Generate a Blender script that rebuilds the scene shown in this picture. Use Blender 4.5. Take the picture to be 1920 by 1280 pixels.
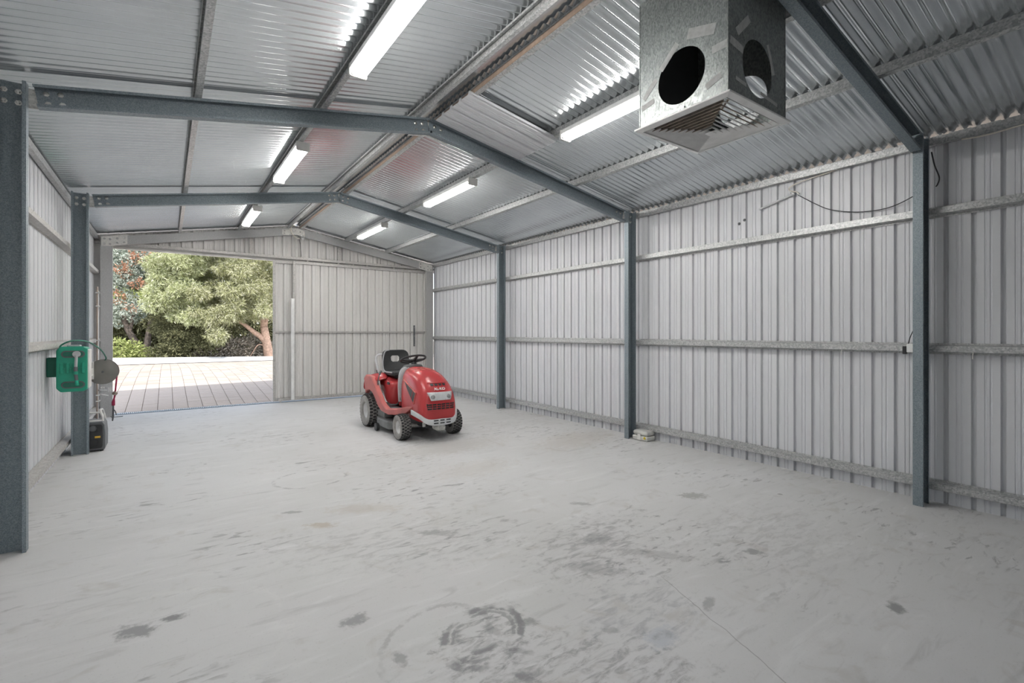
import bpy, math, random
import numpy as np
from mathutils import Vector, Matrix, Euler
random.seed(7); rng = np.random.default_rng(11)
for _o in list(bpy.data.objects): bpy.data.objects.remove(_o)
SC = bpy.context.scene; COL = SC.collection
PI = math.pi

# ------------------------------------------------------------------ camera
cd = bpy.data.cameras.new('camera'); cam = bpy.data.objects.new('camera', cd); COL.objects.link(cam)
cam.location = (0, 0, 1.37); cam.rotation_euler = (PI/2, 0, -0.618)
cd.sensor_width = 36; cd.lens = 911.3*36/1920; cd.shift_y = -17.46/1920
cd.clip_start = .05; cd.clip_end = 500
SC.camera = cam
# ------------------------------------------------------------------ sky, sun, exposure
w = bpy.data.worlds.new('sky'); SC.world = w; w.use_nodes = True
wn = w.node_tree; bg = wn.nodes['Background']
sky = wn.nodes.new('ShaderNodeTexSky'); sky.sky_type = 'NISHITA'; sky.sun_disc = False
sky.sun_elevation = math.radians(55); sky.sun_rotation = math.radians(185)
hs = wn.nodes.new('ShaderNodeHueSaturation'); hs.inputs['Saturation'].default_value = .45
wn.links.new(sky.outputs[0], hs.inputs['Color']); wn.links.new(hs.outputs[0], bg.inputs[0]); bg.inputs[1].default_value = 0.22
sl = bpy.data.lights.new('sun', 'SUN'); sl.energy = 2.2; sl.angle = .009; sl.color = (1, .95, .88)
so = bpy.data.objects.new('sun', sl); COL.objects.link(so)
so.rotation_euler = Vector((.06, .69, -1)).to_track_quat('-Z', 'Y').to_euler()
SC.view_settings.view_transform = 'Standard'; SC.view_settings.look = 'None'
SC.view_settings.exposure = 1.15; SC.view_settings.gamma = 1
SC.view_settings.use_curve_mapping = False
TUBE_POWER = 31.0

# ------------------------------------------------------------------ materials
def new_mat(name):
    m = bpy.data.materials.new(name); m.use_nodes = True
    return m, m.node_tree, m.node_tree.nodes['Principled BSDF']
def nd(nt, t, **k):
    n = nt.nodes.new(t)
    for a, v in k.items(): setattr(n, a, v)
    return n
def ramp(nt, stops, fac=None):
    r = nd(nt, 'ShaderNodeValToRGB'); e = r.color_ramp.elements
    while len(e) < len(stops): e.new(.5)
    for i, (p, c) in enumerate(stops):
        e[i].position = p; e[i].color = (*c, 1) if len(c) == 3 else c
    if fac is not None: nt.links.new(fac, r.inputs[0])
    return r
def tcoord(nt, scale=(1, 1, 1), out='Object'):
    t = nd(nt, 'ShaderNodeTexCoord'); mp = nd(nt, 'ShaderNodeMapping')
    mp.inputs['Scale'].default_value = scale
    nt.links.new(t.outputs[out], mp.inputs[0]); return mp.outputs[0]
def noise(nt, vec, scale, detail=3, rough=.5, dist=0):
    n = nd(nt, 'ShaderNodeTexNoise'); n.inputs['Scale'].default_value = scale
    n.inputs['Detail'].default_value = detail; n.inputs['Roughness'].default_value = rough
    n.inputs['Distortion'].default_value = dist
    if vec is not None: nt.links.new(vec, n.inputs['Vector'])
    return n.outputs['Fac']
def plain(name, col, rough=.5, metal=0., var=.08, scale=12, bump=0., spec=.5):
    """procedural colour with slight grain"""
    m, nt, p = new_mat(name); v = tcoord(nt)
    f = noise(nt, v, scale, 4)
    c1 = [max(0, c*(1-var)) for c in col]; c2 = [min(1, c*(1+var)) for c in col]
    r = ramp(nt, [(.3, c1), (.7, c2)], f)
    nt.links.new(r.outputs[0], p.inputs['Base Color'])
    p.inputs['Roughness'].default_value = rough; p.inputs['Metallic'].default_value = metal
    p.inputs['Specular IOR Level'].default_value = spec
    if bump:
        b = nd(nt, 'ShaderNodeBump'); b.inputs['Strength'].default_value = bump
        b.inputs['Distance'].default_value = .01
        nt.links.new(f, b.inputs['Height']); nt.links.new(b.outputs[0], p.inputs['Normal'])
    return m
def galv(name, a, b, scale=60, metal=.55, rough=.42, stretch=(1, 1, 1)):
    m, nt, p = new_mat(name); v = tcoord(nt, stretch)
    vo = nd(nt, 'ShaderNodeTexVoronoi'); vo.inputs['Scale'].default_value = scale
    nt.links.new(v, vo.inputs['Vector'])
    n2 = noise(nt, v, scale*.35, 5, .65)
    sp = nd(nt, 'ShaderNodeSeparateColor'); nt.links.new(vo.outputs['Color'], sp.inputs[0])
    mx = nd(nt, 'ShaderNodeMath', operation='ADD'); nt.links.new(sp.outputs[0], mx.inputs[0]); nt.links.new(n2, mx.inputs[1])
    hf = nd(nt, 'ShaderNodeMath', operation='MULTIPLY'); nt.links.new(mx.outputs[0], hf.inputs[0]); hf.inputs[1].default_value = .5
    r = ramp(nt, [(.22, a), (.78, b)], hf.outputs[0])
    nt.links.new(r.outputs[0], p.inputs['Base Color'])
    p.inputs['Metallic'].default_value = metal
    rr = nd(nt, 'ShaderNodeMapRange'); rr.inputs[3].default_value = rough-.1; rr.inputs[4].default_value = rough+.12
    nt.links.new(sp.outputs[1], rr.inputs[0]); nt.links.new(rr.outputs[0], p.inputs['Roughness'])
    return m
M = {}
M['frame'] = galv('galvanised_frame_steel', (.145, .18, .205), (.29, .335, .36), 240, .35, .46)
M['girt'] = galv('galvanised_rail_steel', (.30, .31, .31), (.58, .585, .58), 90, .45, .40)
M['frame_grey'] = galv('grey_end_frame_steel', (.34, .34, .335), (.48, .48, .475), 200, .2, .5)
M['plate_pale'] = galv('pale_bolted_plate', (.58, .57, .54), (.76, .75, .71), 160, .15, .5)
M['girt_dusty'] = galv('dusty_rail_steel', (.36, .35, .335), (.58, .565, .54), 90, .25, .5)
M['plate'] = galv('galvanised_plate', (.42, .42, .40), (.66, .65, .62), 90, .4, .45)
M['duct'] = galv('galvanised_duct_sheet', (.17, .19, .185), (.36, .38, .375), 170, .5, .38, (1, 1, .5))
M['duct_in'] = plain('duct_inside_shade', (.035, .037, .04), .8)  # near-black colour stands for the shade inside the duct
M['brownsteel'] = plain('red_oxide_flange', (.36, .27, .21), .6, .1, .15, 30)
M['white'] = plain('white_enamel', (.78, .78, .77), .35)
M['offwhite'] = plain('aged_white_plastic', (.70, .69, .66), .45)
M['tape'] = plain('duct_tape', (.50, .51, .50), .55, 0, .15, 40)
M['black'] = plain('black_plastic', (.022, .023, .025), .45)
M['rubber'] = plain('tyre_rubber', (.035, .035, .036), .8, 0, .2, 30)
M['rubberdust'] = plain('dusty_tyre_wall', (.30, .29, .275), .85, 0, .2, 14)
M['rim'] = plain('silver_wheel_rim', (.55, .55, .55), .35, .3)
M['red'] = plain('red_mower_paint', (.45, .042, .046), .27, 0, .10, 3)
M['red_dust_sheen'] = plain('dust_and_sheen_red_paint', (.50, .125, .11), .4, 0, .12, 6)  # red lightened for dust and for light reflected off the paint
M['grey'] = plain('grey_plastic', (.42, .43, .44), .45)
M['lgrey'] = plain('light_grey_plastic', (.60, .61, .62), .4)
M['discgrey'] = plain('brown_grey_painted_steel', (.21, .20, .185), .45, .2)
M['dgrey'] = plain('dark_grey_plastic', (.11, .115, .12), .5)
M['seat'] = plain('black_vinyl', (.028, .03, .031), .5, 0, .15, 60, .2)
M['deck'] = plain('grey_painted_deck', (.20, .205, .205), .55, .1, .2, 9)
M['green'] = plain('green_plastic', (.012, .30, .19), .42)
M['greend'] = plain('dark_green_plastic', (.01, .14, .09), .5)
M['hosegreen'] = plain('green_hose', (.02, .17, .11), .45)
M['hosered'] = plain('red_hose', (.33, .012, .06), .4)
M['chrome'] = plain('chrome_brass', (.75, .74, .71), .25, .9)
M['copper'] = plain('weathered_pipe', (.33, .27, .23), .5, .3)
M['cablew'] = plain('cream_cable', (.70, .66, .58), .5)
M['cableb'] = plain('black_cable', (.03, .03, .035), .5)
M['conduit'] = plain('grey_conduit', (.58, .59, .60), .45)
M['yellow'] = plain('yellow_plastic', (.70, .55, .03), .45)
M['case'] = plain('translucent_grey_case', (.55, .55, .52), .4)
M['rust'] = plain('rusty_louvre', (.42, .36, .31), .6, 0, .3, 25)
M['lens'] = plain('headlamp_lens', (.35, .36, .36), .12, .6)
M['orange'] = plain('orange_sticker', (.70, .42, .05), .5)
M['blueplate'] = plain('blue_zinc_edge', (.34, .43, .52), .45, .3)
# emissive fluorescent tube
m, nt, p = new_mat('fluorescent_tube'); M['tube'] = m
p.inputs['Base Color'].default_value = (.9, .9, .88, 1)
p.inputs['Emission Color'].default_value = (1, .975, .94, 1); p.inputs['Emission Strength'].default_value = TUBE_POWER
# zinc-aluminium roof
def sheetmat(name, c1, c2, metal, rough, dirt=.15, sc=(1.2, 1.2, 1.2)):
    m, nt, p = new_mat(name); v = tcoord(nt, sc)
    f = noise(nt, v, 2.0, 5, .6); f2 = noise(nt, v, 40, 2)
    r = ramp(nt, [(.30, c1), (.7, c2)], f)
    mx = nd(nt, 'ShaderNodeMixRGB', blend_type='MULTIPLY'); mx.inputs[0].default_value = dirt
    r2 = ramp(nt, [(.3, (.6, .6, .6)), (.6, (1, 1, 1))], f2)
    nt.links.new(r.outputs[0], mx.inputs[1]); nt.links.new(r2.outputs[0], mx.inputs[2])
    nt.links.new(mx.outputs[0], p.inputs['Base Color'])
    p.inputs['Metallic'].default_value = metal
    rr = nd(nt, 'ShaderNodeMapRange'); rr.inputs[3].default_value = rough-.03; rr.inputs[4].default_value = rough+.05
    nt.links.new(f, rr.inputs[0]); nt.links.new(rr.outputs[0], p.inputs['Roughness'])
    return m
M['roof'] = sheetmat('zinc_aluminium_roof_sheet', (.60, .635, .655), (.67, .70, .72), .80, .205, .04)
M['wall'] = sheetmat('pale_grey_wall_sheet', (.60, .61, .63), (.65, .66, .68), .0, .36, .03, (1, 1, .35))
M['gable'] = sheetmat('dusty_grey_wall_sheet', (.62, .605, .585), (.69, .675, .655), .0, .5, .08, (1, 1, .35))

def floor_mat():
    m, nt, p = new_mat('old_concrete'); L = nt.links
    tc = nd(nt, 'ShaderNodeTexCoord').outputs['Object']
    big = noise(nt, tc, .55, 4, .55, .4)
    base = ramp(nt, [(.3, (.555, .555, .548)), (.7, (.65, .65, .652))], big).outputs[0]
    def mul(col, fac, colour, strength):
        mx = nd(nt, 'ShaderNodeMixRGB', blend_type='MIX'); s = nd(nt, 'ShaderNodeMath', operation='MULTIPLY')
        L.new(fac, s.inputs[0]); s.inputs[1].default_value = strength
        L.new(s.outputs[0], mx.inputs[0]); L.new(col, mx.inputs[1]); mx.inputs[2].default_value = (*colour, 1)
        return mx.outputs[0]
    def mrange(v, a, b):
        q = nd(nt, 'ShaderNodeMapRange', interpolation_type='SMOOTHSTEP'); q.clamp = True
        q.inputs[1].default_value = a; q.inputs[2].default_value = b
        L.new(v, q.inputs[0]); return q.outputs[0]
    # trowel swirls: stretched noise, two directions
    for sc, rot, a, b, col, st in (((1.2, 7, 1), .5, .52, .72, (.70, .70, .70), .6), ((1.6, 9, 1), -.35, .55, .75, (.38, .38, .38), .5),
                                   ((3, 3, 1), 0, .56, .70, (.44, .42, .39), .40)):
        mp = nd(nt, 'ShaderNodeMapping'); mp.inputs['Scale'].default_value = sc; mp.inputs['Rotation'].default_value = (0, 0, rot)
        L.new(tc, mp.inputs[0])
        base = mul(base, mrange(noise(nt, mp.outputs[0], 1.3, 7, .62, .9), a, b), col, st)
    # fine speckle
    base = mul(base, mrange(noise(nt, tc, 90, 2), .62, .74), (.38, .38, .37), .35)
    # scattered dark scuffs, in patches
    patch = mrange(noise(nt, tc, .8, 2), .45, .62)
    mp = nd(nt, 'ShaderNodeMapping'); mp.inputs['Scale'].default_value = (3.2, 9, 1); mp.inputs['Rotation'].default_value = (0, 0, -.3); L.new(tc, mp.inputs[0])
    sc = mrange(noise(nt, mp.outputs[0], 2.2, 5, .6, .5), .55, .68)
    mm = nd(nt, 'ShaderNodeMath', operation='MULTIPLY'); L.new(patch, mm.inputs[0]); L.new(sc, mm.inputs[1])
    base = mul(base, mm.outputs[0], (.22, .22, .225), .75)
    wob = noise(nt, tc, 20, 8, .68); wob2 = noise(nt, tc, 5, 3, .6)
    mq = nd(nt, 'ShaderNodeMapping'); mq.inputs['Scale'].default_value = (5, 14, 1); mq.inputs['Rotation'].default_value = (0, 0, .55); L.new(tc, mq.inputs[0])
    mott = mrange(noise(nt, mq.outputs[0], 1.6, 6, .62, .6), .44, .64)
    def blob(x, y, rx, ry, rot, col, st, ring=None, mottle=False):
        nonlocal base
        mp = nd(nt, 'ShaderNodeMapping', vector_type='TEXTURE')
        mp.inputs['Location'].default_value = (x, y, 0); mp.inputs['Rotation'].default_value = (0, 0, rot); mp.inputs['Scale'].default_value = (rx, ry, 1)
        L.new(tc, mp.inputs[0])
        ln = nd(nt, 'ShaderNodeVectorMath', operation='LENGTH'); L.new(mp.outputs[0], ln.inputs[0])
        ad = nd(nt, 'ShaderNodeMath', operation='MULTIPLY_ADD'); L.new(wob, ad.inputs[0]); ad.inputs[1].default_value = 2.6 if ring is None else .35; L.new(ln.outputs['Value'], ad.inputs[2])
        if ring is None:
            q = mrange(ad.outputs[0], 2.45, 1.75)
            if mottle:
                mu = nd(nt, 'ShaderNodeMath', operation='MULTIPLY'); L.new(q, mu.inputs[0]); L.new(mott, mu.inputs[1]); q = mu.outputs[0]
        else:
            sb = nd(nt, 'ShaderNodeMath', operation='SUBTRACT'); L.new(ad.outputs[0], sb.inputs[0]); sb.inputs[1].default_value = 1.17
            ab = nd(nt, 'ShaderNodeMath', operation='ABSOLUTE'); L.new(sb.outputs[0], ab.inputs[0])
            q0 = mrange(ab.outputs[0], ring, ring*.35)
            q1 = mrange(wob2, .44, .56)
            mu = nd(nt, 'ShaderNodeMath', operation='MULTIPLY'); L.new(q0, mu.inputs[0]); L.new(q1, mu.inputs[1]); q = mu.outputs[0]
        base = mul(base, q, col, st)
    D = (.20, .20, .205); Dk = (.10, .10, .105); BR = (.40, .33, .25)
    blob(-.114, 2.82, .10, .06, -.6, D, .75); blob(.03, 2.84, .06, .03, -.3, Dk, .7); blob(.73, 2.32, .075, .05, .2, D, .7)
    blob(3.60, 2.44, .13, .09, -.6, (.33, .33, .32), .8); blob(2.985, 1.60, .07, .05, -.6, (.24, .24, .24), .8)
    blob(2.96, .865, .065, .04, .4, (.2, .2, .2), .8); blob(1.51, 3.0, .16, .05, -.7, D, .45)
    blob(2.33, 2.30, .12, .10, 0, D, .5); blob(.887, 3.6, .12, .06, -.5, BR, .6); blob(.77, 3.99, .09, .03, -.5, D, .6)
    blob(1.81, 1.39, .11, .07, .2, (.42, .46, .52), .5); blob(2.24, 1.43, .08, .03, .5, D, .5)
    blob(1.25, 3.75, .35, .12, -.5, BR, .22); blob(2.55, 4.2, .5, .3, .2, BR, .18); blob(4.3, 4.6, .8, .4, .2, BR, .22)
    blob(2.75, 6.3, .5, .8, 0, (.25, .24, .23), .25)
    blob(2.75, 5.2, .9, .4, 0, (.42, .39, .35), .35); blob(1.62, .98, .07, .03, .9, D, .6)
    blob(2.02, 2.02, .25, .08, -.9, D, .35); blob(2.45, 1.95, .28, .07, -.9, D, .32); blob(2.7, 2.85, .1, .04, -.8, D, .5)
    for i in range(7):
        blob(1.3+random.gauss(0, .30), 1.75+random.gauss(0, .22), random.uniform(.05, .10), random.uniform(.025, .04), -.9+random.gauss(0, .4), D, random.uniform(.35, .7))
    # small spots
    vo = nd(nt, 'ShaderNodeTexVoronoi'); vo.inputs['Scale'].default_value = 2.6; L.new(tc, vo.inputs['Vector'])
    sc_ = nd(nt, 'ShaderNodeSeparateColor'); L.new(vo.outputs['Color'], sc_.inputs[0])
    rad = nd(nt, 'ShaderNodeMath', operation='MULTIPLY_ADD'); L.new(mrange(sc_.outputs[0], .62, 1.0), rad.inputs[0]); rad.inputs[1].default_value = -.09; L.new(vo.outputs['Distance'], rad.inputs[2])
    wq = nd(nt, 'ShaderNodeMath', operation='MULTIPLY_ADD'); L.new(wob2, wq.inputs[0]); wq.inputs[1].default_value = .10; L.new(rad.outputs[0], wq.inputs[2])
    base = mul(base, mrange(wq.outputs[0], .035, .015), (.20, .20, .20), .6)
    blob(1.17, 1.87, .30, .20, .6, D, .75, None, True); blob(2.25, 2.25, .60, .40, .3, D, .5, None, True); blob(1.35, 1.45, .55, .28, -.6, D, .6, None, True)
    blob(1.9, 1.6, .4, .3, .3, (.30, .31, .33), .5, None, True); blob(1.2, 3.0, .9, .35, -.5, D, .3, None, True); blob(3.3, 1.7, .7, .5, .2, D, .28, None, True)
    blob(1.17, 1.87, .235, .165, .6, D, .85, .14); blob(1.17, 1.87, .19, .13, .6, D, .6, .10); blob(.98, 1.95, .30, .22, .6, D, .35, .08)
    blob(1.1, 4.8, .32, .28, 0, D, .45, .06); blob(.25, 3.6, .6, .5, 0, (.62, .62, .61), .5, .05); blob(-.2, 2.6, .7, .55, 0, (.66, .66, .65), .45, .04)
    # hairline crack
    wv = nd(nt, 'ShaderNodeMapping', vector_type='TEXTURE'); wv.inputs['Location'].default_value = (2.03, 1.08, 0); wv.inputs['Rotation'].default_value = (0, 0, math.atan2(-.9, -.32)+PI)
    L.new(tc, wv.inputs[0]); sx = nd(nt, 'ShaderNodeSeparateXYZ'); L.new(wv.outputs[0], sx.inputs[0])
    ad = nd(nt, 'ShaderNodeMath', operation='MULTIPLY_ADD'); L.new(noise(nt, tc, 5, 3), ad.inputs[0]); ad.inputs[1].default_value = .05; L.new(sx.outputs[1], ad.inputs[2])
    sb = nd(nt, 'ShaderNodeMath', operation='SUBTRACT'); L.new(ad.outputs[0], sb.inputs[0]); sb.inputs[1].default_value = .025
    ab = nd(nt, 'ShaderNodeMath', operation='ABSOLUTE'); L.new(sb.outputs[0], ab.inputs[0])
    ex = nd(nt, 'ShaderNodeMath', operation='ABSOLUTE'); L.new(sx.outputs[0], ex.inputs[0])
    mu = nd(nt, 'ShaderNodeMath', operation='MULTIPLY'); L.new(mrange(ab.outputs[0], .004, .0015), mu.inputs[0]); L.new(mrange(ex.outputs[0], .75, .6), mu.inputs[1])
    base = mul(base, mu.outputs[0], (.2, .2, .2), .55)
    L.new(base, p.inputs['Base Color'])
    p.inputs['Roughness'].default_value = .55; p.inputs['Specular IOR Level'].default_value = .35
    bp = nd(nt, 'ShaderNodeBump'); bp.inputs['Strength'].default_value = .12; bp.inputs['Distance'].default_value = .01
    L.new(noise(nt, tc, 14, 6, .6), bp.inputs['Height']); L.new(bp.outputs[0], p.inputs['Normal'])
    return m
M['floor'] = floor_mat()
def island(name, cols, rough=.6, trans=0.):
    m, nt, p = new_mat(name)
    g = nd(nt, 'ShaderNodeNewGeometry')
    v = tcoord(nt); f = noise(nt, v, 1.1, 3)
    ad = nd(nt, 'ShaderNodeMath', operation='MULTIPLY_ADD'); nt.links.new(g.outputs['Random Per Island'], ad.inputs[0]); ad.inputs[1].default_value = .62
    sc = nd(nt, 'ShaderNodeMath', operation='MULTIPLY'); nt.links.new(f, sc.inputs[0]); sc.inputs[1].default_value = .45
    nt.links.new(sc.outputs[0], ad.inputs[2])
    n = len(cols); r = ramp(nt, [(.12+.76*i/(n-1), c) for i, c in enumerate(cols)], ad.outputs[0])
    nt.links.new(r.outputs[0], p.inputs['Base Color']); p.inputs['Roughness'].default_value = rough
    p.inputs['Specular IOR Level'].default_value = .3
    if trans:
        p.inputs['Subsurface Weight'].default_value = 0
        tr = nd(nt, 'ShaderNodeBsdfTranslucent'); mx = nd(nt, 'ShaderNodeMixShader'); mx.inputs[0].default_value = trans
        nt.links.new(r.outputs[0], tr.inputs[0]); nt.links.new(p.outputs[0], mx.inputs[1]); nt.links.new(tr.outputs[0], mx.inputs[2])
        nt.links.new(mx.outputs[0], nt.nodes['Material Output'].inputs[0])
    return m
M['paver'] = island('clay_paver', [(.365, .295, .245), (.435, .365, .31), (.51, .44, .385)], .7)
M['joint'] = plain('paving_sand', (.20, .16, .125), .9)
M['kerb'] = plain('pale_gravel', (.62, .61, .59), .9, 0, .15, 60)
M['soil'] = plain('leaf_litter_soil', (.16, .125, .095), .95, 0, .35, 6)
M['leaf_mel'] = island('melaleuca_foliage', [(.07, .075, .035), (.24, .25, .11), (.44, .45, .24), (.62, .60, .46), (.36, .38, .18)], .6, .25)
M['leaf_mel2'] = island('pale_melaleuca_foliage', [(.10, .11, .05), (.32, .35, .16), (.52, .56, .31), (.70, .70, .52), (.44, .48, .24)], .6, .25)
M['leaf_euc'] = island('grey_eucalypt_leaves', [(.10, .13, .10), (.32, .38, .32), (.50, .56, .48), (.60, .64, .57), (.72, .74, .68)], .5, .2)
M['leaf_shrub'] = island('bright_shrub_leaves', [(.20, .25, .07), (.38, .43, .16), (.54, .57, .26)], .5, .3)
M['leaf_red'] = island('reddish_new_leaves', [(.30, .13, .08), (.50, .24, .15), (.62, .40, .28)], .5, .2)
M['leaf_dry'] = island('dry_undergrowth', [(.14, .11, .085), (.30, .26, .21), (.44, .41, .35)], .8, .1)
M['leaf_dark'] = island('deep_green_foliage', [(.05, .05, .028), (.15, .155, .075), (.31, .30, .17)], .6, .2)
M['bark'] = plain('reddish_bark', (.42, .28, .21), .85, 0, .3, 14, .5)
M['barkd'] = plain('dark_bark', (.13, .105, .09), .9, 0, .4, 16, .5)

# ------------------------------------------------------------------ mesh helpers
class MB:
    def __init__(s): s.v = []; s.f = []
    def add(s, V, F):
        b = len(s.v); s.v += [tuple(map(float, q)) for q in V]; s.f += [tuple(b+i for i in q) for q in F]; return s
    def box(s, c, d, R=None):
        V = [Vector((x*d[0]/2, y*d[1]/2, z*d[2]/2)) for x in (-1, 1) for y in (-1, 1) for z in (-1, 1)]
        if R is not None: V = [R @ q for q in V]
        c = Vector(c)
        return s.add([q+c for q in V], [(0, 1, 3, 2), (4, 6, 7, 5), (0, 4, 5, 1), (2, 3, 7, 6), (0, 2, 6, 4), (1, 5, 7, 3)])
    def span(s, a, b): return s.box([(a[i]+b[i])/2 for i in range(3)], [abs(b[i]-a[i]) for i in range(3)])
    def extrude(s, poly, p0, p1, u, v):
        """closed 2D polygon (u,v coords) swept from p0 to p1"""
        p0, p1, u, v = map(Vector, (p0, p1, u, v)); n = len(poly)
        V = [p0+u*a+v*b for a, b in poly]+[p1+u*a+v*b for a, b in poly]
        F = [(i, (i+1) % n, n+(i+1) % n, n+i) for i in range(n)]+[tuple(range(n-1, -1, -1)), tuple(range(n, 2*n))]
        return s.add(V, F)
    def tube(s, pts, r, n=8, cap=True):
        pts = [Vector(q) for q in pts]; rs = r if isinstance(r, (list, tuple)) else [r]*len(pts)
        t0 = (pts[1]-pts[0]).normalized(); up = Vector((0, 0, 1)) if abs(t0.z) < .9 else Vector((1, 0, 0))
        a = t0.cross(up).normalized(); V = []; F = []
        for i, q in enumerate(pts):
            t = (pts[min(i+1, len(pts)-1)]-pts[max(i-1, 0)]).normalized()
            a = (a-t*a.dot(t)).normalized(); b = t.cross(a)
            for k in range(n):
                an = 2*PI*k/n; V.append(q+(a*math.cos(an)+b*math.sin(an))*rs[i])
        for i in range(len(pts)-1):
            for k in range(n):
                k2 = (k+1) % n; F.append((i*n+k, i*n+k2, (i+1)*n+k2, (i+1)*n+k))
        if cap: F += [tuple(range(n-1, -1, -1)), tuple(range((len(pts)-1)*n, len(pts)*n))]
        return s.add(V, F)
    def lathe(s, prof, c, axis, n=24, closed=False):
        """prof: (radius, offset along axis)"""
        ax = Vector(axis).normalized(); up = Vector((0, 0, 1)) if abs(ax.z) < .9 else Vector((1, 0, 0))
        a = ax.cross(up).normalized(); b = ax.cross(a); c = Vector(c); V = []; F = []; m = len(prof)
        for k in range(n):
            an = 2*PI*k/n; d = a*math.cos(an)+b*math.sin(an)
            for r, o in prof: V.append(c+d*r+ax*o)
        for k in range(n):
            k2 = (k+1) % n
            for i in range(m if closed else m-1):
                j = (i+1) % m; F.append((k*m+i, k*m+j, k2*m+j, k2*m+i))
        return s.add(V, F)
    def ell(s, c, r, n=10, m=6):
        V = []; F = []
        for i in range(m+1):
            th = PI*i/m
            for k in range(n):
                a = 2*PI*k/n; V.append((c[0]+r[0]*math.sin(th)*math.cos(a), c[1]+r[1]*math.sin(th)*math.sin(a), c[2]+r[2]*math.cos(th)))
        for i in range(m):
            for k in range(n): F.append((i*n+k, (i+1)*n+k, (i+1)*n+(k+1) % n, i*n+(k+1) % n))
        return s.add(V, F)
    def build(s, name, mat, parent=None, smooth=False, bevel=0, seg=2, sub=0, kind=None, label=None, solid=0):
        me = bpy.data.meshes.new(name)
        off = Vector(parent_loc(parent)) if parent else Vector((0, 0, 0))
        me.from_pydata([Vector(q)-off for q in s.v], [], s.f); me.update()
        me.materials.append(M[mat] if isinstance(mat, str) else mat)
        o = bpy.data.objects.new(name, me); COL.objects.link(o)
        if parent: o.parent = parent
        if smooth:
            me.polygons.foreach_set('use_smooth', [True]*len(me.polygons))
            if smooth != 'all': me.set_sharp_from_angle(angle=math.radians(38))
        if solid: q = o.modifiers.new('thickness', 'SOLIDIFY'); q.thickness = solid; q.offset = 0
        if bevel:
            q = o.modifiers.new('bevel', 'BEVEL'); q.width = bevel; q.segments = seg; q.limit_method = 'ANGLE'
        if sub:
            q = o.modifiers.new('subdivision', 'SUBSURF'); q.levels = sub; q.render_levels = sub
        if kind: o['kind'] = kind
        if label: o['label'] = label
        return o
WL = {}
def parent_loc(p):
    loc = Vector((0, 0, 0))
    while p is not None: loc += p.location; p = p.parent
    return loc
def thing(name, label, cat, loc=(0, 0, 0), group=None):
    o = bpy.data.objects.new(name, None); COL.objects.link(o); o.location = loc; o.empty_display_size = .1
    o['label'] = label; o['category'] = cat
    if group: o['group'] = group
    return o
def struct(name, loc=(0, 0, 0), label=None):
    o = bpy.data.objects.new(name, None); COL.objects.link(o); o.location = loc; o['kind'] = 'structure'
    if label: o['label'] = label
    return o
def tag(o, label, cat, group=None):
    o['label'] = label; o['category'] = cat
    if group: o['group'] = group
    return o
def inst(src, name, parent, loc, rot=None):
    o = bpy.data.objects.new(name, src.data); COL.objects.link(o); o.parent = parent
    o.location = Vector(loc)-parent_loc(parent)
    if rot: o.rotation_euler = rot
    return o
def smoothpath(P, n=8):
    """Catmull-Rom through the points"""
    P = [Vector(q) for q in P]; Q = [P[0]*2-P[1]]+P+[P[-1]*2-P[-2]]; out = []
    for i in range(1, len(Q)-2):
        for k in range(n):
            t = k/n; a, b, c, d = Q[i-1:i+3]
            out.append(.5*((2*b)+(c-a)*t+(2*a-5*b+4*c-d)*t*t+(3*b-a-3*c+d)*t**3))
    return out+[P[-1]]

# ------------------------------------------------------------------ shed dimensions
XL, XR, XA = -.712, 4.829, 2.055          # inner faces of the posts, ridge
CD = .150                                  # post depth
WL_, WR_ = -.952, 5.066                    # cladding planes
T = .1763; RZ = 3.408                      # roof slope, rafter top at ridge
YF = [-1.746, 1.2367, 4.2176, 7.2019]      # open front of each portal frame
YE = 10.15; YW = 10.30; YB = -1.95
FL = .065; SHEET = .075                    # rafter top -> roof sheet
def rz(x): return RZ-T*abs(x-XA)
# ------------------------------------------------------------------ floor
fl = MB()
fl.span((WL_-.031, YB-.03, -.15), (WR_+.031, 10.33, 0))
floor = fl.build('floor', 'floor', bevel=.01); floor['kind'] = 'structure'

# ------------------------------------------------------------------ cladding
PER = .163
def clad_profile(nrib, flip=1):
    """(along, depth) of a ribbed sheet seen from inside; ribs go outwards (depth>0)"""
    P = []
    for k in range(nrib):
        b = k*PER
        P += [(b, 0), (b+.006, .028), (b+.026, .028), (b+.032, 0),
              (b+.032+.044, 0), (b+.032+.048, .0045), (b+.032+.054, .0045), (b+.032+.058, 0),
              (b+.032+.074, 0), (b+.032+.078, .0045), (b+.032+.084, .0045), (b+.032+.088, 0)]
    P.append((nrib*PER, 0)); P.append((nrib*PER+.006, .028))
    return P
def wall_sheets(parent, pos, ins, u0, u1, z0, ztop, mat, name='cladding_sheet'):
    """pos(u,depth)->(x,y); one mesh per sheet (5 ribs)"""
    W = 5*PER; u = u0; shared = None; i = 0
    while u < u1-1e-6:
        nr = min(5, max(1, int(round((u1-u)/PER))))
        P = clad_profile(nr); V = []; F = []
        for a, d in P:
            for k in (0, 1):
                x, y = pos(u+a, d); V.append((x, y, ztop(u+a) if k else z0))
        for j in range(len(P)-1): F.append((2*j, 2*j+2, 2*j+3, 2*j+1))
        if ins and shared and nr == 5:
            inst(shared, name, parent, Vector(parent_loc(parent))+Vector(ins(u-u0)))
        else:
            o = MB().add(V, F).build(name, mat, parent)
            if nr == 5 and not shared: shared = o
        u += nr*PER; i += 1
NS = 75
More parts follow.
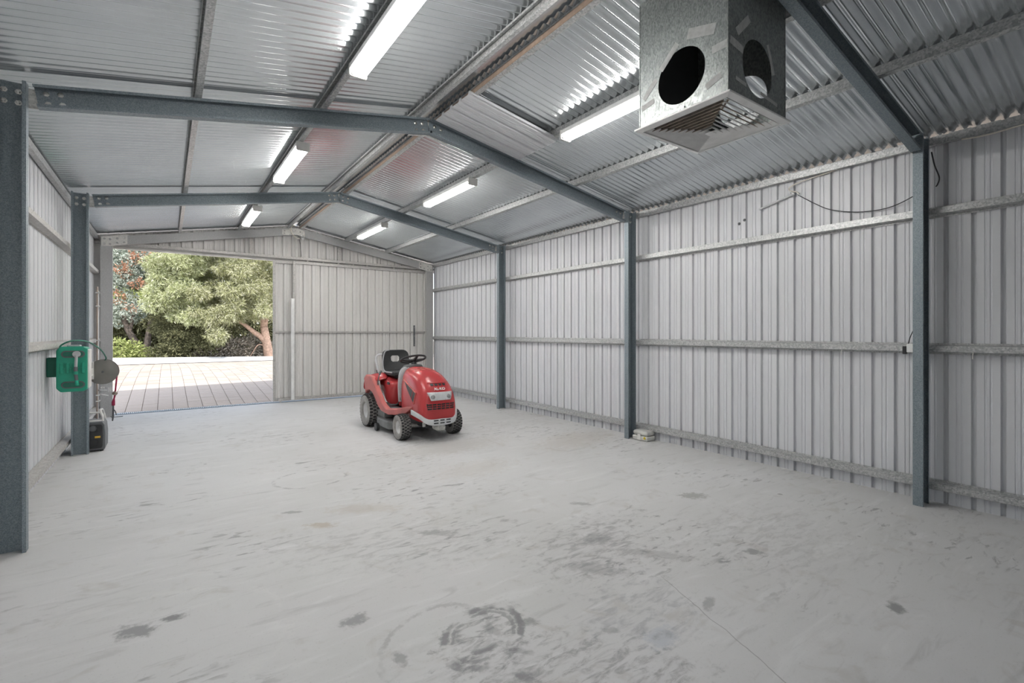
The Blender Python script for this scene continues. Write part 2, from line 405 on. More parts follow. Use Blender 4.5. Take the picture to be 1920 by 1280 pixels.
# right wall; ribs aligned with the photograph (dark flank at y = 3.924 - k*PER)
ytop = 3.924+.016+39*PER
y_start = 3.924-.016-36*PER
wr = struct('wall_right', (WR_, 0, 0))
wall_sheets(wr, lambda u, d: (WR_+d, u), lambda du: (0, du, 0), y_start, y_start+75*PER, -.02, lambda u: 2.953, 'wall')
wl = struct('wall_left', (WL_, 0, 0))
wall_sheets(wl, lambda u, d: (WL_-d, u), lambda du: (0, du, 0), y_start+.05, y_start+.05+75*PER, -.02, lambda u: 2.953, 'wall')
# girts (top-hat rails): front 42, base 60, depth 64
def hat(mb, x, z, dirn, y0, y1):
    t = .0025
    o = [(-.045, 0), (-.030, 0), (-.021, .066), (.021, .066), (.030, 0), (.045, 0), (.045, t), (.032, t), (.0235, .066+t), (-.0235, .066+t), (-.032, t), (-.045, t)]
    mb.extrude([(a, b) for a, b in o], (x, y0, z), (x, y1, z), (0, 0, 1), (dirn, 0, 0))
for z in (.142, 1.238, 2.335):
    mb = MB(); hat(mb, WR_-.002, z, -1, YB+.05, YE+.12); mb.build('girt', 'girt', wr)
    mb = MB(); hat(mb, WL_+.002, z, 1, YB+.05, YE+.12); mb.build('girt', 'girt_dusty', wl)
# ------------------------------------------------------------------ ceiling: corrugated roof sheets, purlins
ce = struct('ceiling', (XA, 0, 0))
CP = .0762; CA = .0085
def roof_mesh(side):
    xs = [.055, 3.20]; V = []; F = []; n = 100
    for i in range(n+1):
        y = i/n*10*CP; dz = CA*math.cos(2*PI*y/CP)
        for x in xs: V.append((XA+side*x, y, RZ+SHEET+CA-T*x+dz))
    for i in range(n): F.append((2*i, 2*i+1, 2*i+3, 2*i+2) if side > 0 else (2*i, 2*i+2, 2*i+3, 2*i+1))
    return V, F
for side in (-1, 1):
    V, F = roof_mesh(side); src = None; y = YB-.10
    while y < 10.40:
        if src is None: src = MB().add([(a, b+y, c) for a, b, c in V], F).build('roof_sheet', 'roof', ce, 'all'); y0 = y
        else: inst(src, 'roof_sheet', ce, Vector(ce.location)+Vector((0, y-y0, 0)))
        y += 10*CP
mb = MB(); mb.extrude([(-.20, -.20*T), (0, 0), (.20, -.20*T), (.20, -.20*T+.003), (0, .003), (-.20, -.20*T+.003)], (XA, YB-.1, RZ+SHEET+2*CA+.012), (XA, 10.45, RZ+SHEET+2*CA+.012), (1, 0, 0), (0, 0, 1))
mb.build('ridge_cap', 'roof', ce)
def csec(dep, wid, lip, t=.003):
    """lipped channel: a = depth 0..dep, b = width, web at b=wid, open at b=0"""
    return [(0, 0), (lip, 0), (lip, t), (t, t), (t, wid-t), (dep-t, wid-t), (dep-t, t), (dep-lip, t), (dep-lip, 0), (dep, 0), (dep, wid), (0, wid)]
PX = [-1.885, -1.0, -.155, .115, 1.0, 1.87]
Pm = ['girt', 'girt', 'girt', 'brownsteel', 'girt', 'girt']
purlin_z = lambda x: rz(x)
for dx, pm in zip(PX, Pm):
    x = XA+dx; sg = 1 if dx > 0 else -1
    nrm = Vector((sg*T, 0, 1)).normalized(); tan = Vector((1, 0, -sg*T)).normalized()
    mb = MB(); mb.extrude(csec(SHEET-.002, .042, .013, .002), Vector((x, YB+.05, rz(x)))+nrm*.001, Vector((x, YE+.12, rz(x)))+nrm*.001, nrm, tan*(1 if dx < 0 else -1))
    mb.build('purlin', 'girt' if pm == 'brownsteel' else pm, ce)
    if pm == 'brownsteel':   # brown flange face of the ridge purlin
        mb = MB(); mb.extrude([(0, -.045), (.05, -.045), (.05, -.043), (0, -.043)], Vector((x, YB+.05, rz(x)))+nrm*.004, Vector((x, YE+.12, rz(x)))+nrm*.004, nrm, tan)
        mb.build('brown_purlin_flange', 'brownsteel', ce)
for x, sg in ((WR_-.012, -1), (WL_+.012, 1)):
    mb = MB(); mb.extrude(csec(.062, .045, .012, .002), (x, YB+.05, 2.868), (x, YE+.12, 2.868), (0, 0, 1), (sg, 0, 0)); mb.build('eave_purlin', 'girt', ce)

# ------------------------------------------------------------------ portal frames
boltsrc = None
def bolt(parent, x, y, z, dirn=-1):
    global boltsrc
    if boltsrc is None or True:
        if boltsrc is None:
            mb = MB(); mb.lathe([(0, -.012), (.009, -.012), (.0105, -.010), (.0105, -.002), (.018, -.0018), (.018, 0)], (0, 0, 0), (0, 1, 0), 6)
            me = bpy.data.meshes.new('bolt'); me.from_pydata(mb.v, [], mb.f); me.materials.append(M['chrome']); boltsrc = me
        o = bpy.data.objects.new('bolt', boltsrc); COL.objects.link(o); o.parent = parent
        o.location = Vector((x, y, z))-parent_loc(parent)
def portal(y, label, end=False):
    P = thing('portal_frame', label, 'frame', (XA, y, 0)); fm = 'frame_grey' if end else 'frame'
    H = .140
    flip = (lambda b: b) if not end else (lambda b: FL-b)
    sec = csec(CD, FL, .019); sec = [(a, flip(b)) for a, b in sec]
    rsec = [(a, flip(b)) for a, b in csec(H, FL, .019)]
    for sgn, x0 in ((1, XR), (-1, XL)):
        ptop = rz(x0)+.012
        mb = MB(); mb.extrude(sec, (x0, y, 0), (x0, y, ptop), (sgn, 0, 0), (0, 1, 0)); mb.build('post', fm, P)
        # rafter
        d = Vector((sgn, 0, -T)).normalized(); n = Vector((sgn*T, 0, 1)).normalized()
        x1 = x0-sgn*.026
        a = Vector((XA+sgn*.012, y, rz(XA+sgn*.012)))-n*H*1.0; b = Vector((x1, y, rz(x1)))-n*H
        mb = MB(); mb.extrude(rsec, a, b, n, (0, 1, 0)); mb.build('rafter', fm, P)
        wy = y+(FL-.003 if not end else 0)
        if not end:
            for q in (.05, .12):
                for h in (.04, .105):
                    pt = b-d*q+n*h; bolt(P, pt.x, wy, pt.z)
                    pt = a+d*(q+.01)+n*h; bolt(P, pt.x, wy, pt.z)
            for q in (.045, .11):
                for h in (.055, .125): bolt(P, x0+sgn*q, wy, ptop-h)
            # knee plate behind the webs
            mb = MB(); mb.extrude([(x0-sgn*.19, rz(x0)+.0335-.132), (x0-sgn*.02, rz(x0)-.130), (x0+sgn*.13, rz(x0)-.130), (x0+sgn*.13, rz(x0)-.005), (x0-sgn*.02, rz(x0)-.008), (x0-sgn*.19, rz(x0)+.0335-.012)], (0, y+FL, 0), (0, y+FL+.006, 0), (1, 0, 0), (0, 0, 1)); mb.build('knee_plate', 'plate', P)
        else:
            pl = MB(); pts = [(x0+sgn*.14, rz(x0)-.165), (x0+sgn*.14, rz(x0)-.02), (x0-sgn*.19, rz(x0)+.05), (x0-sgn*.19, rz(x0)-.105), (x0-sgn*.01, rz(x0)-.155)]
            pl.extrude(pts, (0, y-.006, 0), (0, y-.0005, 0), (1, 0, 0), (0, 0, 1)); pl.build('knee_plate', 'plate_pale', P)
            for q, h in ((.10, -.05), (.10, -.13), (.03, -.05), (.03, -.13), (-.06, -.03), (-.06, -.10), (-.15, -.01), (-.15, -.08)):
                bolt(P, x0+sgn*q, y-.006, rz(x0)+h)
    if not end:
        mb = MB(); mb.extrude([(-.20, -.05-.14), (0, -.012-.14), (.20, -.05-.14), (.20, -.055), (0, -.018), (-.20, -.055)], (XA, y+FL, RZ), (XA, y+FL+.006, RZ), (1, 0, 0), (0, 0, 1)); mb.build('apex_plate', 'plate', P)
    else:
        mb = MB(); mb.extrude([(-.25, -.165), (-.13, -.165), (-.12, -.145), (.04, -.145), (.16, -.18), (.16, -.06), (.03, -.015), (-.12, -.03), (-.13, -.055), (-.25, -.065)], (XA, y-.006, RZ), (XA, y-.0005, RZ), (1, 0, 0), (0, 0, 1)); mb.build('apex_plate', 'plate_pale', P)
        for q, h in ((-.21, -.09), (-.21, -.14), (-.08, -.07), (-.02, -.07), (.08, -.08), (.13, -.10), (.13, -.15), (.08, -.14), (-.08, -.12)): bolt(P, XA+q, y-.006, RZ+h)
    return P
portal(YF[0], 'galvanised steel portal frame against the back wall with an added doorway')
portal(YF[1], 'galvanised steel portal frame with the white switch box on one post')
portal(YF[2], 'galvanised steel portal frame with the pale plastic case at one post')
portal(YF[3], 'galvanised steel portal frame with the green hose reel beside one post')
portal(YE, 'galvanised end frame with pale bolted plates around the sliding door opening', True)

# ------------------------------------------------------------------ back wall (behind the camera) and gable end
wb = struct('wall_back', (XA, YB, 0))
BDX0, BDX1, BDZ = WL_+2*PER, WL_+11*PER, 2.05      # unseen doorway added behind the camera to let in fill light
topz = lambda u: RZ+SHEET-.012-T*abs(u-XA)
wall_sheets(wb, lambda u, d: (u, YB-d), None, WL_, BDX0, -.02, topz, 'wall')
wall_sheets(wb, lambda u, d: (u, YB-d), None, BDX1, WR_+.01, -.02, topz, 'wall')
wall_sheets(wb, lambda u, d: (u, YB-d), None, BDX0, BDX1, BDZ, topz, 'wall')
for xx in (BDX0-.03, BDX1-.03):
    q = MB(); q.span((xx, YB+.003, 0), (xx+.06, YB+.05, BDZ+.05)); q.build('added_door_jamb', 'girt', wb)
we = struct('wall_end', (XA, YW, 0))
wall_sheets(we, lambda u, d: (u, YW+d), None, WL_, WR_+.01, 2.80, lambda u: RZ+SHEET-.012-T*abs(u-XA), 'gable')
mb = MB(); mb.span((WL_, YW-.05, 2.80), (WR_, YW-.002, 2.85)); mb.build('header_rail', 'girt_dusty', we, bevel=.004)
mb = MB(); mb.extrude([(0, 0), (.05, 0), (.05, .004), (.004, .004), (.004, .052), (.05, .052), (.05, .056), (0, .056)], (WL_, YW+.055, 2.745), (WR_+.3, YW+.055, 2.745), (0, -1, 0), (0, 0, 1)); mb.build('door_track', 'offwhite', we)  # off-white paints the lit edges of the galvanised track
for x, zz in ((1.293, rz(1.293)), (2.908, rz(2.908)), (3.75, rz(3.75))):
    mb = MB(); mb.span((x-.03, YW-.05, 2.85), (x+.03, YW-.003, zz-.02)); mb.build('gable_stud', 'girt_dusty', we)
for xa, xb in ((WL_, -.72), (4.97, WR_)):
    mb = MB(); mb.span((xa, YW-.01, 0), (xb, YW+.01, 2.80)); mb.build('corner_flashing', 'gable', we)

# ------------------------------------------------------------------ sliding door leaves
def leaf(name, x0, x1, y, ztop, zb, u0):
    D = struct(name, ((x0+x1)/2, y, 0))
    wall_sheets(D, lambda u, d: (u, y+.034+d), None, x0+.01, x1-.03, zb+.03, lambda u: ztop-.02, 'gable')
    f = MB()
    for xa in (x0, x1-.045):
        q = MB(); q.span((xa, y, zb), (xa+.045, y+.033, ztop)); q.build('stile', 'girt_dusty', D, bevel=.003)
    for za, zc in ((zb, zb+.06), (1.355, 1.39), (ztop-.055, ztop)):
        q = MB(); q.span((x0+.045, y+.002, za), (x1-.045, y+.031, zc)); q.build('rail', 'girt_dusty', D, bevel=.003)
    return D
d1 = leaf('door_1', 2.025, 4.90, 10.265, 2.772, .035, 0)
q = MB(); q.span((4.555, 10.245, 1.05), (4.59, 10.265, 1.525)); q.build('pull_handle', 'dgrey', d1, bevel=.004)
for zz in (1.09, 1.28, 1.47):
    q = MB(); q.lathe([(0, -.004), (.007, -.004), (.008, 0)], (4.5725, 10.245, zz), (0, 1, 0), 8); q.build('screw', 'chrome', d1)
q = MB(); q.span((1.985, 10.225, .05), (2.045, 10.262, 2.03)); q.build('stile_cover', 'white', d1, bevel=.005)
for k, xx in enumerate(np.linspace(2.3, 4.7, 9)):
    q = MB(); q.span((xx-.02, 10.275, 2.772), (xx+.02, 10.292, 2.80)); q.build('hanger', 'girt_dusty', d1)
d2 = leaf('door_2', 1.675, 4.55, 10.315, 2.765, .03, 0)
q = MB(); q.span((1.76, 10.27, .035), (1.84, 10.30, .085)); q.lathe([(0, -.02), (.02, -.02), (.02, .0), (0, 0)], (1.80, 10.285, .03), (0, 1, 0), 10); q.build('guide_roller', 'plate', d2, bevel=.003)

# ------------------------------------------------------------------ outside: threshold, drain, mounded paving
GY = [(10.2, -.004), (10.75, 0.0), (11.6, .07), (12.75, .163), (14.2, .25), (15.6, .295), (17., .315), (19., .28), (21.6, .20), (24, .16), (40, .1), (90, 0)]
def gz(y):
    for (a, b), (c, d) in zip(GY, GY[1:]):
        if y <= c: return b+(d-b)*max(0, (y-a))/(c-a)
    return 0
def strip_mesh(mb, x0, x1, ys, dz, nx=1):
    V = []; F = []
    for y in ys:
        for i in range(nx+1): V.append((x0+(x1-x0)*i/nx, y, gz(y)+dz))
    for j in range(len(ys)-1):
        for i in range(nx): a = j*(nx+1)+i; F.append((a, a+1, a+nx+2, a+nx+1))
    return mb.add(V, F)
g = MB(); strip_mesh(g, -30, 34, list(np.linspace(-30, 10.2, 12))+[10.75, 14, 17, 20, 25, 30, 40, 60, 90], -.10, 4)
go = g.build('garden_ground', 'soil'); go['kind'] = 'structure'
pv = MB(); strip_mesh(pv, -9, 11, list(np.arange(10.60, 22.3, .4))+[22.3], -.028); pave = pv.build('paving', 'joint'); pave['kind'] = 'structure'
PWX, PWY = .2275, .152
pm = MB(); pm.box((0, 0, -.02), (PWX-.006, PWY-.008, .04)); psrc = None
cnt = 0; far = MB()
for r in range(77):
    yc = 10.605+PWY*(r+.5); sl_ = math.atan2(gz(yc+.07)-gz(yc-.07), .14)
    xl = -.75-.055*(yc-10.6)*1.0-.15; xr = 1.75+.33*(yc-10.6)*.8+.1
    for c in range(-37, 48):
        xc = -.584+PWX*(c+.5)
        if xc < -9+.2 or xc > 10.8: continue
        jit = random.uniform(-.0015, .0015)
        if r < 19 and xl < xc < min(xr, 2.65) and cnt < 300:
            if psrc is None:
                psrc = pm.build('paver', 'paver', pave, bevel=.004, seg=1); o = psrc
            else:
                o = bpy.data.objects.new('paver', psrc.data); COL.objects.link(o); o.parent = pave
                q = o.modifiers.new('bevel', 'BEVEL'); q.width = .004; q.segments = 1
            o.location = (xc, yc, gz(yc)+jit); o.rotation_euler = (sl_, 0, 0); cnt += 1
        else:
            hx, hy = (PWX-.006)/2, (PWY-.006)/2
            R = Matrix.Rotation(sl_, 3, 'X')
            far.box((xc, yc, gz(yc)-.012+jit), (2*hx, 2*hy, .024), R)
far.build('paver_field', 'paver', pave, kind='stuff')
kb = MB(); strip_mesh(kb, -14, 18, [22.2, 22.6, 23.2, 24.2, 25.4], .02); V0 = list(kb.v)
kb.v = [(x, y, z+max(0, (y-22.2))*.05*(1-(x+2)/9)) for x, y, z in V0]
ko = kb.build('gravel_strip', 'kerb'); ko['kind'] = 'structure'
th_ = MB(); th_.span((-.95, 10.33, -.15), (5.07, 10.44, -.012)); to = th_.build('threshold', 'joint'); to['kind'] = 'structure'; to.data.materials[0] = M['deck']
dr = thing('channel_drain', 'perforated metal channel drain across the doorway threshold', 'drain', (2.0, 10.52, 0))
q = MB(); q.span((-.95, 10.445, -.12), (5.07, 10.452, -.002)); q.span((-.95, 10.588, -.12), (5.07, 10.595, -.002)); q.span((-.95, 10.452, -.12), (5.07, 10.588, -.10)); q.build('channel', 'blueplate', dr)
q = MB(); q.span((-.95, 10.452, -.012), (5.07, 10.475, -.003)); q.span((-.95, 10.565, -.012), (5.07, 10.588, -.003)); q.build('grate_edge', 'blueplate', dr)
q = MB()
for x in np.arange(-.94, 5.06, .028): q.span((x, 10.475, -.011), (x+.014, 10.565, -.003))
q.build('grate_bars', 'white', dr, kind='stuff')  # white colour paints the light showing through the grate slots

# ------------------------------------------------------------------ fluorescent battens
def batten(x, yc, label, src=None):
    P = thing('fluorescent_light', label, 'light', (x, yc, rz(x)), 'twin tube fluorescent battens under the roof')
    sg = 1 if x > XA else -1
    z = rz(x)-.002; L = .62
    prof = [(-.062, -.012), (-.05, 0), (.05, 0), (.062, -.012), (.062, -.044), (.054, -.050), (-.054, -.050), (-.062, -.044)]
    q = MB(); q.extrude(prof, (x, yc-L, z), (x, yc+L, z), (1, 0, 0), (0, 0, 1)); q.build('body', 'white', P, bevel=.003)
    for s in (-1, 1):
        q = MB(); q.extrude([(-.062, -.005), (.062, -.005), (.062, -.085), (.050, -.092), (-.050, -.092), (-.062, -.085)], (x, yc+s*L, z), (x, yc+s*(L+.022), z), (1, 0, 0), (0, 0, 1)); q.build('end_cap', 'offwhite', P, bevel=.003)
        q = MB(); q.tube([(x+s*.036, yc-L+.012, z-.069), (x+s*.036, yc+L-.012, z-.069)], .0165, 10); q.build('tube', 'tube', P, 'all')
        for e in (-1, 1):
            q = MB(); q.tube([(x+s*.036, yc+e*(L-.012), z-.069), (x+s*.036, yc+e*L, z-.069)], .0172, 10); q.build('tube_end', 'plate', P)
    return P
BAY = [('in bay beside sliding door', 8.62), ('in middle bay near red mower', 5.70), ('in bay with square cooler duct', 2.76)]
for txt, yc in BAY:
    batten(1.09, yc, 'lit twin tube light '+txt+', slope over hose reel')
    batten(3.02, yc, 'lit twin tube light '+txt+', slope over pale case')

# ------------------------------------------------------------------ loose ribbed sheet under the roof
ps = MB(); V = []; F = []
prof = []
for k in range(4):
    b = k*PER
    prof += [(b, .012), (b+.008, -.016), (b+.028, -.016), (b+.036, .012)]+[(b+.080, .012), (b+.084, .008), (b+.090, .008), (b+.094, .012), (b+.108, .012), (b+.112, .008), (b+.118, .008), (b+.122, .012)]
prof = [(a, -b) for a, b in prof]; prof.append((4*PER-.004, -.012))
nrm = Vector((T, 0, 1)).normalized()
for a, b in prof:
    for xx in (2.09, 3.075):
        V.append(Vector((xx, 3.548+a, rz(xx)))+nrm*(b-.004))
for j in range(len(prof)-1): F.append((2*j, 2*j+1, 2*j+3, 2*j+2))
o = ps.add(V, F).build('ribbed_sheet', 'wall', None, solid=.0012)
tag(o, 'short pale ribbed steel sheet fixed beneath the roof near the ridge', 'steel sheet')

# ------------------------------------------------------------------ cooler duct
DX0, DX1, DY0, DY1, DZ = 2.283, 2.862, 1.352, 1.905, 2.565
du = thing('cooler_duct', 'square galvanised cooler duct with round side holes hanging from the roof', 'duct', ((DX0+DX1)/2, (DY0+DY1)/2, DZ))
def plate_hole(mb, o, u, v, W, H, c, r, n=40):
    """rectangle W x H at origin o spanned by u,v with round hole"""
    o, u, v = map(Vector, (o, u, v)); V = []; F = []
    for k in range(n):
        a = 2*PI*(k+.5)/n; dx, dy = math.cos(a), math.sin(a)
        V.append(o+u*(c[0]+r*dx)+v*(c[1]+r*dy))
        ts = []
        if dx > 1e-9: ts.append((W-c[0])/dx)
        if dx < -1e-9: ts.append(-c[0]/dx)
        if dy > 1e-9: ts.append((H-c[1])/dy)
        if dy < -1e-9: ts.append(-c[1]/dy)
        t = min(ts); V.append(o+u*(c[0]+t*dx)+v*(c[1]+t*dy))
    for k in range(n): j = (k+1) % n; F.append((2*k, 2*k+1, 2*j+1, 2*j))
    b = len(V)
    for cx, cy in ((0, 0), (W, 0), (W, H), (0, H)):
        an = math.atan2(cy-c[1], cx-c[0]) % (2*PI); k = int((an/(2*PI)*n)-.5) % n
        V.append(o+u*cx+v*cy); F.append((2*k+1, len(V)-1, 2*((k+1) % n)+1))
    return mb.add(V, F)
ztl = rz(DX0)+.05
HH = rz(DX1)+.04-DZ
q = MB(); plate_hole(q, (DX0, DY0, DZ), (0, 1, 0), (0, 0, 1), DY1-DY0, HH, (.273, .200), .148); q.build('side_panel', 'duct', du, solid=.002)
q = MB(); plate_hole(q, (DX0, DY0, DZ), (1, 0, 0), (0, 0, 1), DX1-DX0, HH, (.283, .205), .150); q.build('side_panel', 'duct', du, solid=.002)
q = MB(); plate_hole(q, (DX1, DY0, DZ), (0, 1, 0), (0, 0, 1), DY1-DY0, HH, (.25, .205), .150); q.build('side_panel', 'duct', du, solid=.002)
q = MB(); q.span((DX0, DY1-.001, DZ), (DX1, DY1+.001, DZ+HH)); q.build('side_panel', 'duct', du)
q = MB(); q.span((DX0, DY0, DZ+HH-.002), (DX1, DY1, DZ+HH)); q.build('top_panel', 'duct', du)
# corner seams
for x, y in ((DX0, DY0), (DX1, DY0), (DX0, DY1), (DX1, DY1)):
    q = MB(); q.span((x-.003, y-.003, DZ), (x+.003, y+.003, DZ+HH)); q.build('corner_seam', 'duct', du)
# dark sheet painting the shade inside the far wall
q = MB(); q.span((DX0+.01, DY1-.008, DZ+.02), (DX1-.01, DY1-.004, DZ+HH-.01)); q.build('shade_sheet', 'duct_in', du)
# diffuser
df = MB(); ZD = DZ-.002
def ring(mb, o1, z1, o2, z2, t=.0015):
    """square frustum strip between inset o1 at z1 and inset o2 at z2"""
    def cs(o, z): return [(DX0-.022+o, DY0-.022+o, z), (DX1+.022-o, DY0-.022+o, z), (DX1+.022-o, DY1+.022-o, z), (DX0-.022+o, DY1+.022-o, z)]
    A, B = cs(o1, z1), cs(o2, z2); return mb.add(A+B, [(i, (i+1) % 4, 4+(i+1) % 4, 4+i) for i in range(4)])
q = MB(); ring(q, 0, ZD-.004, .034, ZD-.012); ring(q, 0, ZD-.004, 0, ZD+.004); ring(q, .034, ZD-.012, .038, ZD+.02); q.build('diffuser_frame', 'white', du, solid=.0025)
def blade(o1, z1, o2, z2, side):
    def cs(o, z): return [(DX0-.022+o, DY0-.022+o, z), (DX1+.022-o, DY0-.022+o, z), (DX1+.022-o, DY1+.022-o, z), (DX0-.022+o, DY1+.022-o, z)]
    A, B = cs(o1, z1), cs(o2, z2); i = side; j = (i+1) % 4
    return MB().add([A[i], A[j], B[j], B[i]], [(0, 1, 2, 3)])
for k in range(9):
    o1 = .044+k*.0265
    for side in range(4):
        blade(o1, ZD-.010-.0035*k, o1+.021, ZD+.014-.0035*k, side).build('louvre', 'rust' if side == 3 and 0 < k < 8 or (side == 0 and k in (2, 3)) else 'white', du, solid=.002)
q = MB(); q.box(((DX0+DX1)/2, (DY0+DY1)/2, ZD-.042), (.045, .045, .006)); q.build('louvre_boss', 'white', du, bevel=.002)
for k, pts in enumerate(([(2.62, 1.62, 3.25), (2.60, 1.50, 2.95), (2.50, 1.47, 2.75), (2.46, 1.50, 2.60)], [(2.64, 1.64, 3.25), (2.63, 1.52, 2.95), (2.54, 1.46, 2.72), (2.50, 1.52, 2.60)])):
    q = MB(); q.tube(smoothpath(pts), .006, 6); q.build('control_cable', 'copper', du, 'all')
# tape strips
def tape_x(y, z, L, W, ang):   # on -X face
    R = Matrix.Rotation(ang, 3, 'X'); q = MB(); q.box((DX0-.0022, y, z), (.001, L, W), R); q.build('tape_strip', 'tape', du)
def tape_y(x, z, L, W, ang):
    R = Matrix.Rotation(ang, 3, 'Y'); q = MB(); q.box((x, DY0-.0022, z), (L, .001, W), R); q.build('tape_strip', 'tape', du)
tape_x(1.50, 2.945, .17, .055, .30); tape_x(1.70, 2.90, .15, .035, -.75); tape_x(1.83, 2.77, .12, .03, -.75)
tape_x(1.395, 2.815, .085, .04, 0); tape_x(1.845, 2.69, .09, .03, -.2); tape_x(1.43, 2.655, .09, .035, -.35)
tape_y(2.36, 2.83, .12, .04, .15); tape_y(2.42, 2.95, .16, .04, -.75); tape_y(2.70, 2.86, .16, .025, 1.15); tape_y(2.40, 2.655, .10, .018, .1); tape_y(2.68, 2.64, .18, .018, .1)
for p_ in ((2.283, 1.70), ):
    q = MB(); q.ell((DX0-.003, 1.60, DZ+.022), (.004, .005, .005), 8, 4); q.build('rivet', 'dgrey', du)

# ------------------------------------------------------------------ wall cables, conduit, switch box
o = MB().tube([(5.045, 2.64, 2.652), (5.045, 2.29, 2.735)], .011, 8).build('conduit_pipe', 'conduit', None, True); tag(o, 'short grey plastic conduit pipe slanting across the wall', 'pipe')
q = MB(); P = smoothpath([(5.04, 1.42, 2.915), (5.045, 1.65, 2.905), (5.045, 1.954, 2.866), (5.04, 2.20, 2.84), (5.04, 2.325, 2.81), (5.035, 2.335, 2.775), (5.04, 2.27, 2.745), (5.045, 2.25, 2.72)])
o = q.tube(P, .005, 6).build('loose_cable', 'cablew', None, True); tag(o, 'cream cable running from the eave down to the conduit pipe', 'cable')
q = MB(); P = smoothpath([(5.045, 2.26, 2.715), (5.04, 2.11, 2.60), (5.04, 1.98, 2.515), (5.045, 1.80, 2.455), (5.045, 1.62, 2.432), (5.04, 1.48, 2.445), (5.02, 1.33, 2.50), (5.01, 1.30, 2.53)])
o = q.tube(P, .004, 6).build('loose_cable', 'cableb', None, True); tag(o, 'thin black cable drooping along the wall to the post', 'cable')
o = MB().ell((5.045, 2.31, 2.745), (.012, .018, .018)).build('saddle_clip', 'chrome', None, True); tag(o, 'small shiny clip holding the cream cable and conduit', 'clip')
q = MB(); P = smoothpath([(4.95, 1.215, 2.80), (4.985, 1.205, 2.70), (5.0, 1.18, 2.60), (5.005, 1.19, 2.55), (5.0, 1.20, 2.53)])
o = q.tube(P, .005, 6).build('loose_cable', 'cableb', None, True); tag(o, 'black cable looping out beside the post with the switch box', 'cable')
q = MB(); P = smoothpath([(5.02, 1.05, 2.862), (5.0, .9, 2.845), (5.005, .6, 2.86), (5.01, .2, 2.84)])
o = q.tube(P, .006, 6).build('loose_cable', 'cablew', None, True); tag(o, 'cream cable hanging under the eave beyond the switch box post', 'cable')
sw = thing('switch_box', 'small white switch box with a black plug on the middle rail', 'switch', (4.975, 1.33, 1.21))
q = MB(); q.span((4.950, 1.315, 1.205), (4.99, 1.376, 1.275)); q.build('housing', 'white', sw, bevel=.004)
q = MB(); q.span((4.955, 1.380, 1.19), (4.99, 1.405, 1.255)); q.build('plug', 'black', sw, bevel=.004)
q = MB(); q.tube(smoothpath([(4.98, 1.375, 1.255), (4.985, 1.36, 1.33), (4.985, 1.325, 1.42), (4.985, 1.305, 1.46)]), .0035, 6); q.build('lead', 'cableb', sw, True)
for y_ in (1.86, .98):
    q = MB(); q.tube([(4.998, y_, 1.215), (4.985, y_, 1.19), (4.985, y_, 1.165)], .004, 6); o = q.build('rail_hook', 'offwhite', None, True)
    tag(o, 'tiny pale hook on the middle rail '+('before' if y_ > 1.3 else 'beyond')+' the switch box post, seen from the mower', 'hook')
for k, (y_, z_) in enumerate(((2.87, 2.545), (2.81, 2.575))):
    o = MB().lathe([(0, -.006), (.010, -.006), (.016, -.001), (.016, .002)], (5.064, y_, z_), (1, 0, 0), 8).build('wall_screw', 'dgrey', None)
    tag(o, 'dark screw head in the pale wall beside the slanting conduit pipe', 'screw', 'screws in the wall near the conduit')
# pale plastic case on the floor
cs = thing('plastic_case', 'pale grey plastic tool case with a yellow latch on the floor', 'case', (4.93, 4.07, 0))
q = MB(); q.span((4.868, 3.955, .002), (5.035, 4.19, .062)); q.build('tray', 'case', cs, bevel=.018, seg=3)
q = MB(); q.span((4.872, 3.958, .064), (5.032, 4.187, .125)); q.build('lid', 'case', cs, bevel=.030, seg=4)
q = MB(); q.span((4.862, 4.05, .012), (4.870, 4.10, .085)); q.build('label_plate', 'offwhite', cs, bevel=.003)
q = MB(); q.lathe([(.006, -.008), (.016, -.008), (.016, 0), (.006, 0)], (4.866, 3.985, .045), (1, 0, 0), 14, True); q.build('latch', 'yellow', cs, True)

# ------------------------------------------------------------------ gable-end fittings
o = MB().tube([(2.085, YW-.062, 2.852), (2.085, YW-.062, 3.262)], .013, 8).build('conduit_pipe', 'offwhite', None, True); tag(o, 'upright white conduit pipe above the sliding door', 'pipe')
q = MB().tube(smoothpath([(1.98, YE-.02, 3.42), (1.955, YE-.025, 3.36), (1.985, YE-.025, 3.27), (2.06, YE-.02, 3.205), (2.12, YE+.03, 3.205)]), .010, 8)
o = q.build('loose_cable', 'cablew', None, True); tag(o, 'cream cable looping over the pale ridge plate', 'cable')
sn = thing('sensor_light', 'small white sensor light below the ridge plate of the end frame', 'sensor', (2.19, YE+.06, 3.21))
q = MB().ell((2.185, YE+.03, 3.205), (.028, .03, .028), 12, 8); q.build('dome', 'white', sn, 'all')
q = MB().tube([(2.185, YE+.04, 3.215), (2.16, YE+.08, 3.25)], .012, 8); q.build('stem', 'offwhite', sn, True)
q = MB().tube(smoothpath([(2.12, YE+.04, 3.20), (2.15, YE+.06, 3.05), (2.17, YE+.09, 2.86)]), .005, 6)
o = q.build('loose_cable', 'cableb', None, True); tag(o, 'thin dark cable hanging from the sensor light to the header rail', 'cable')

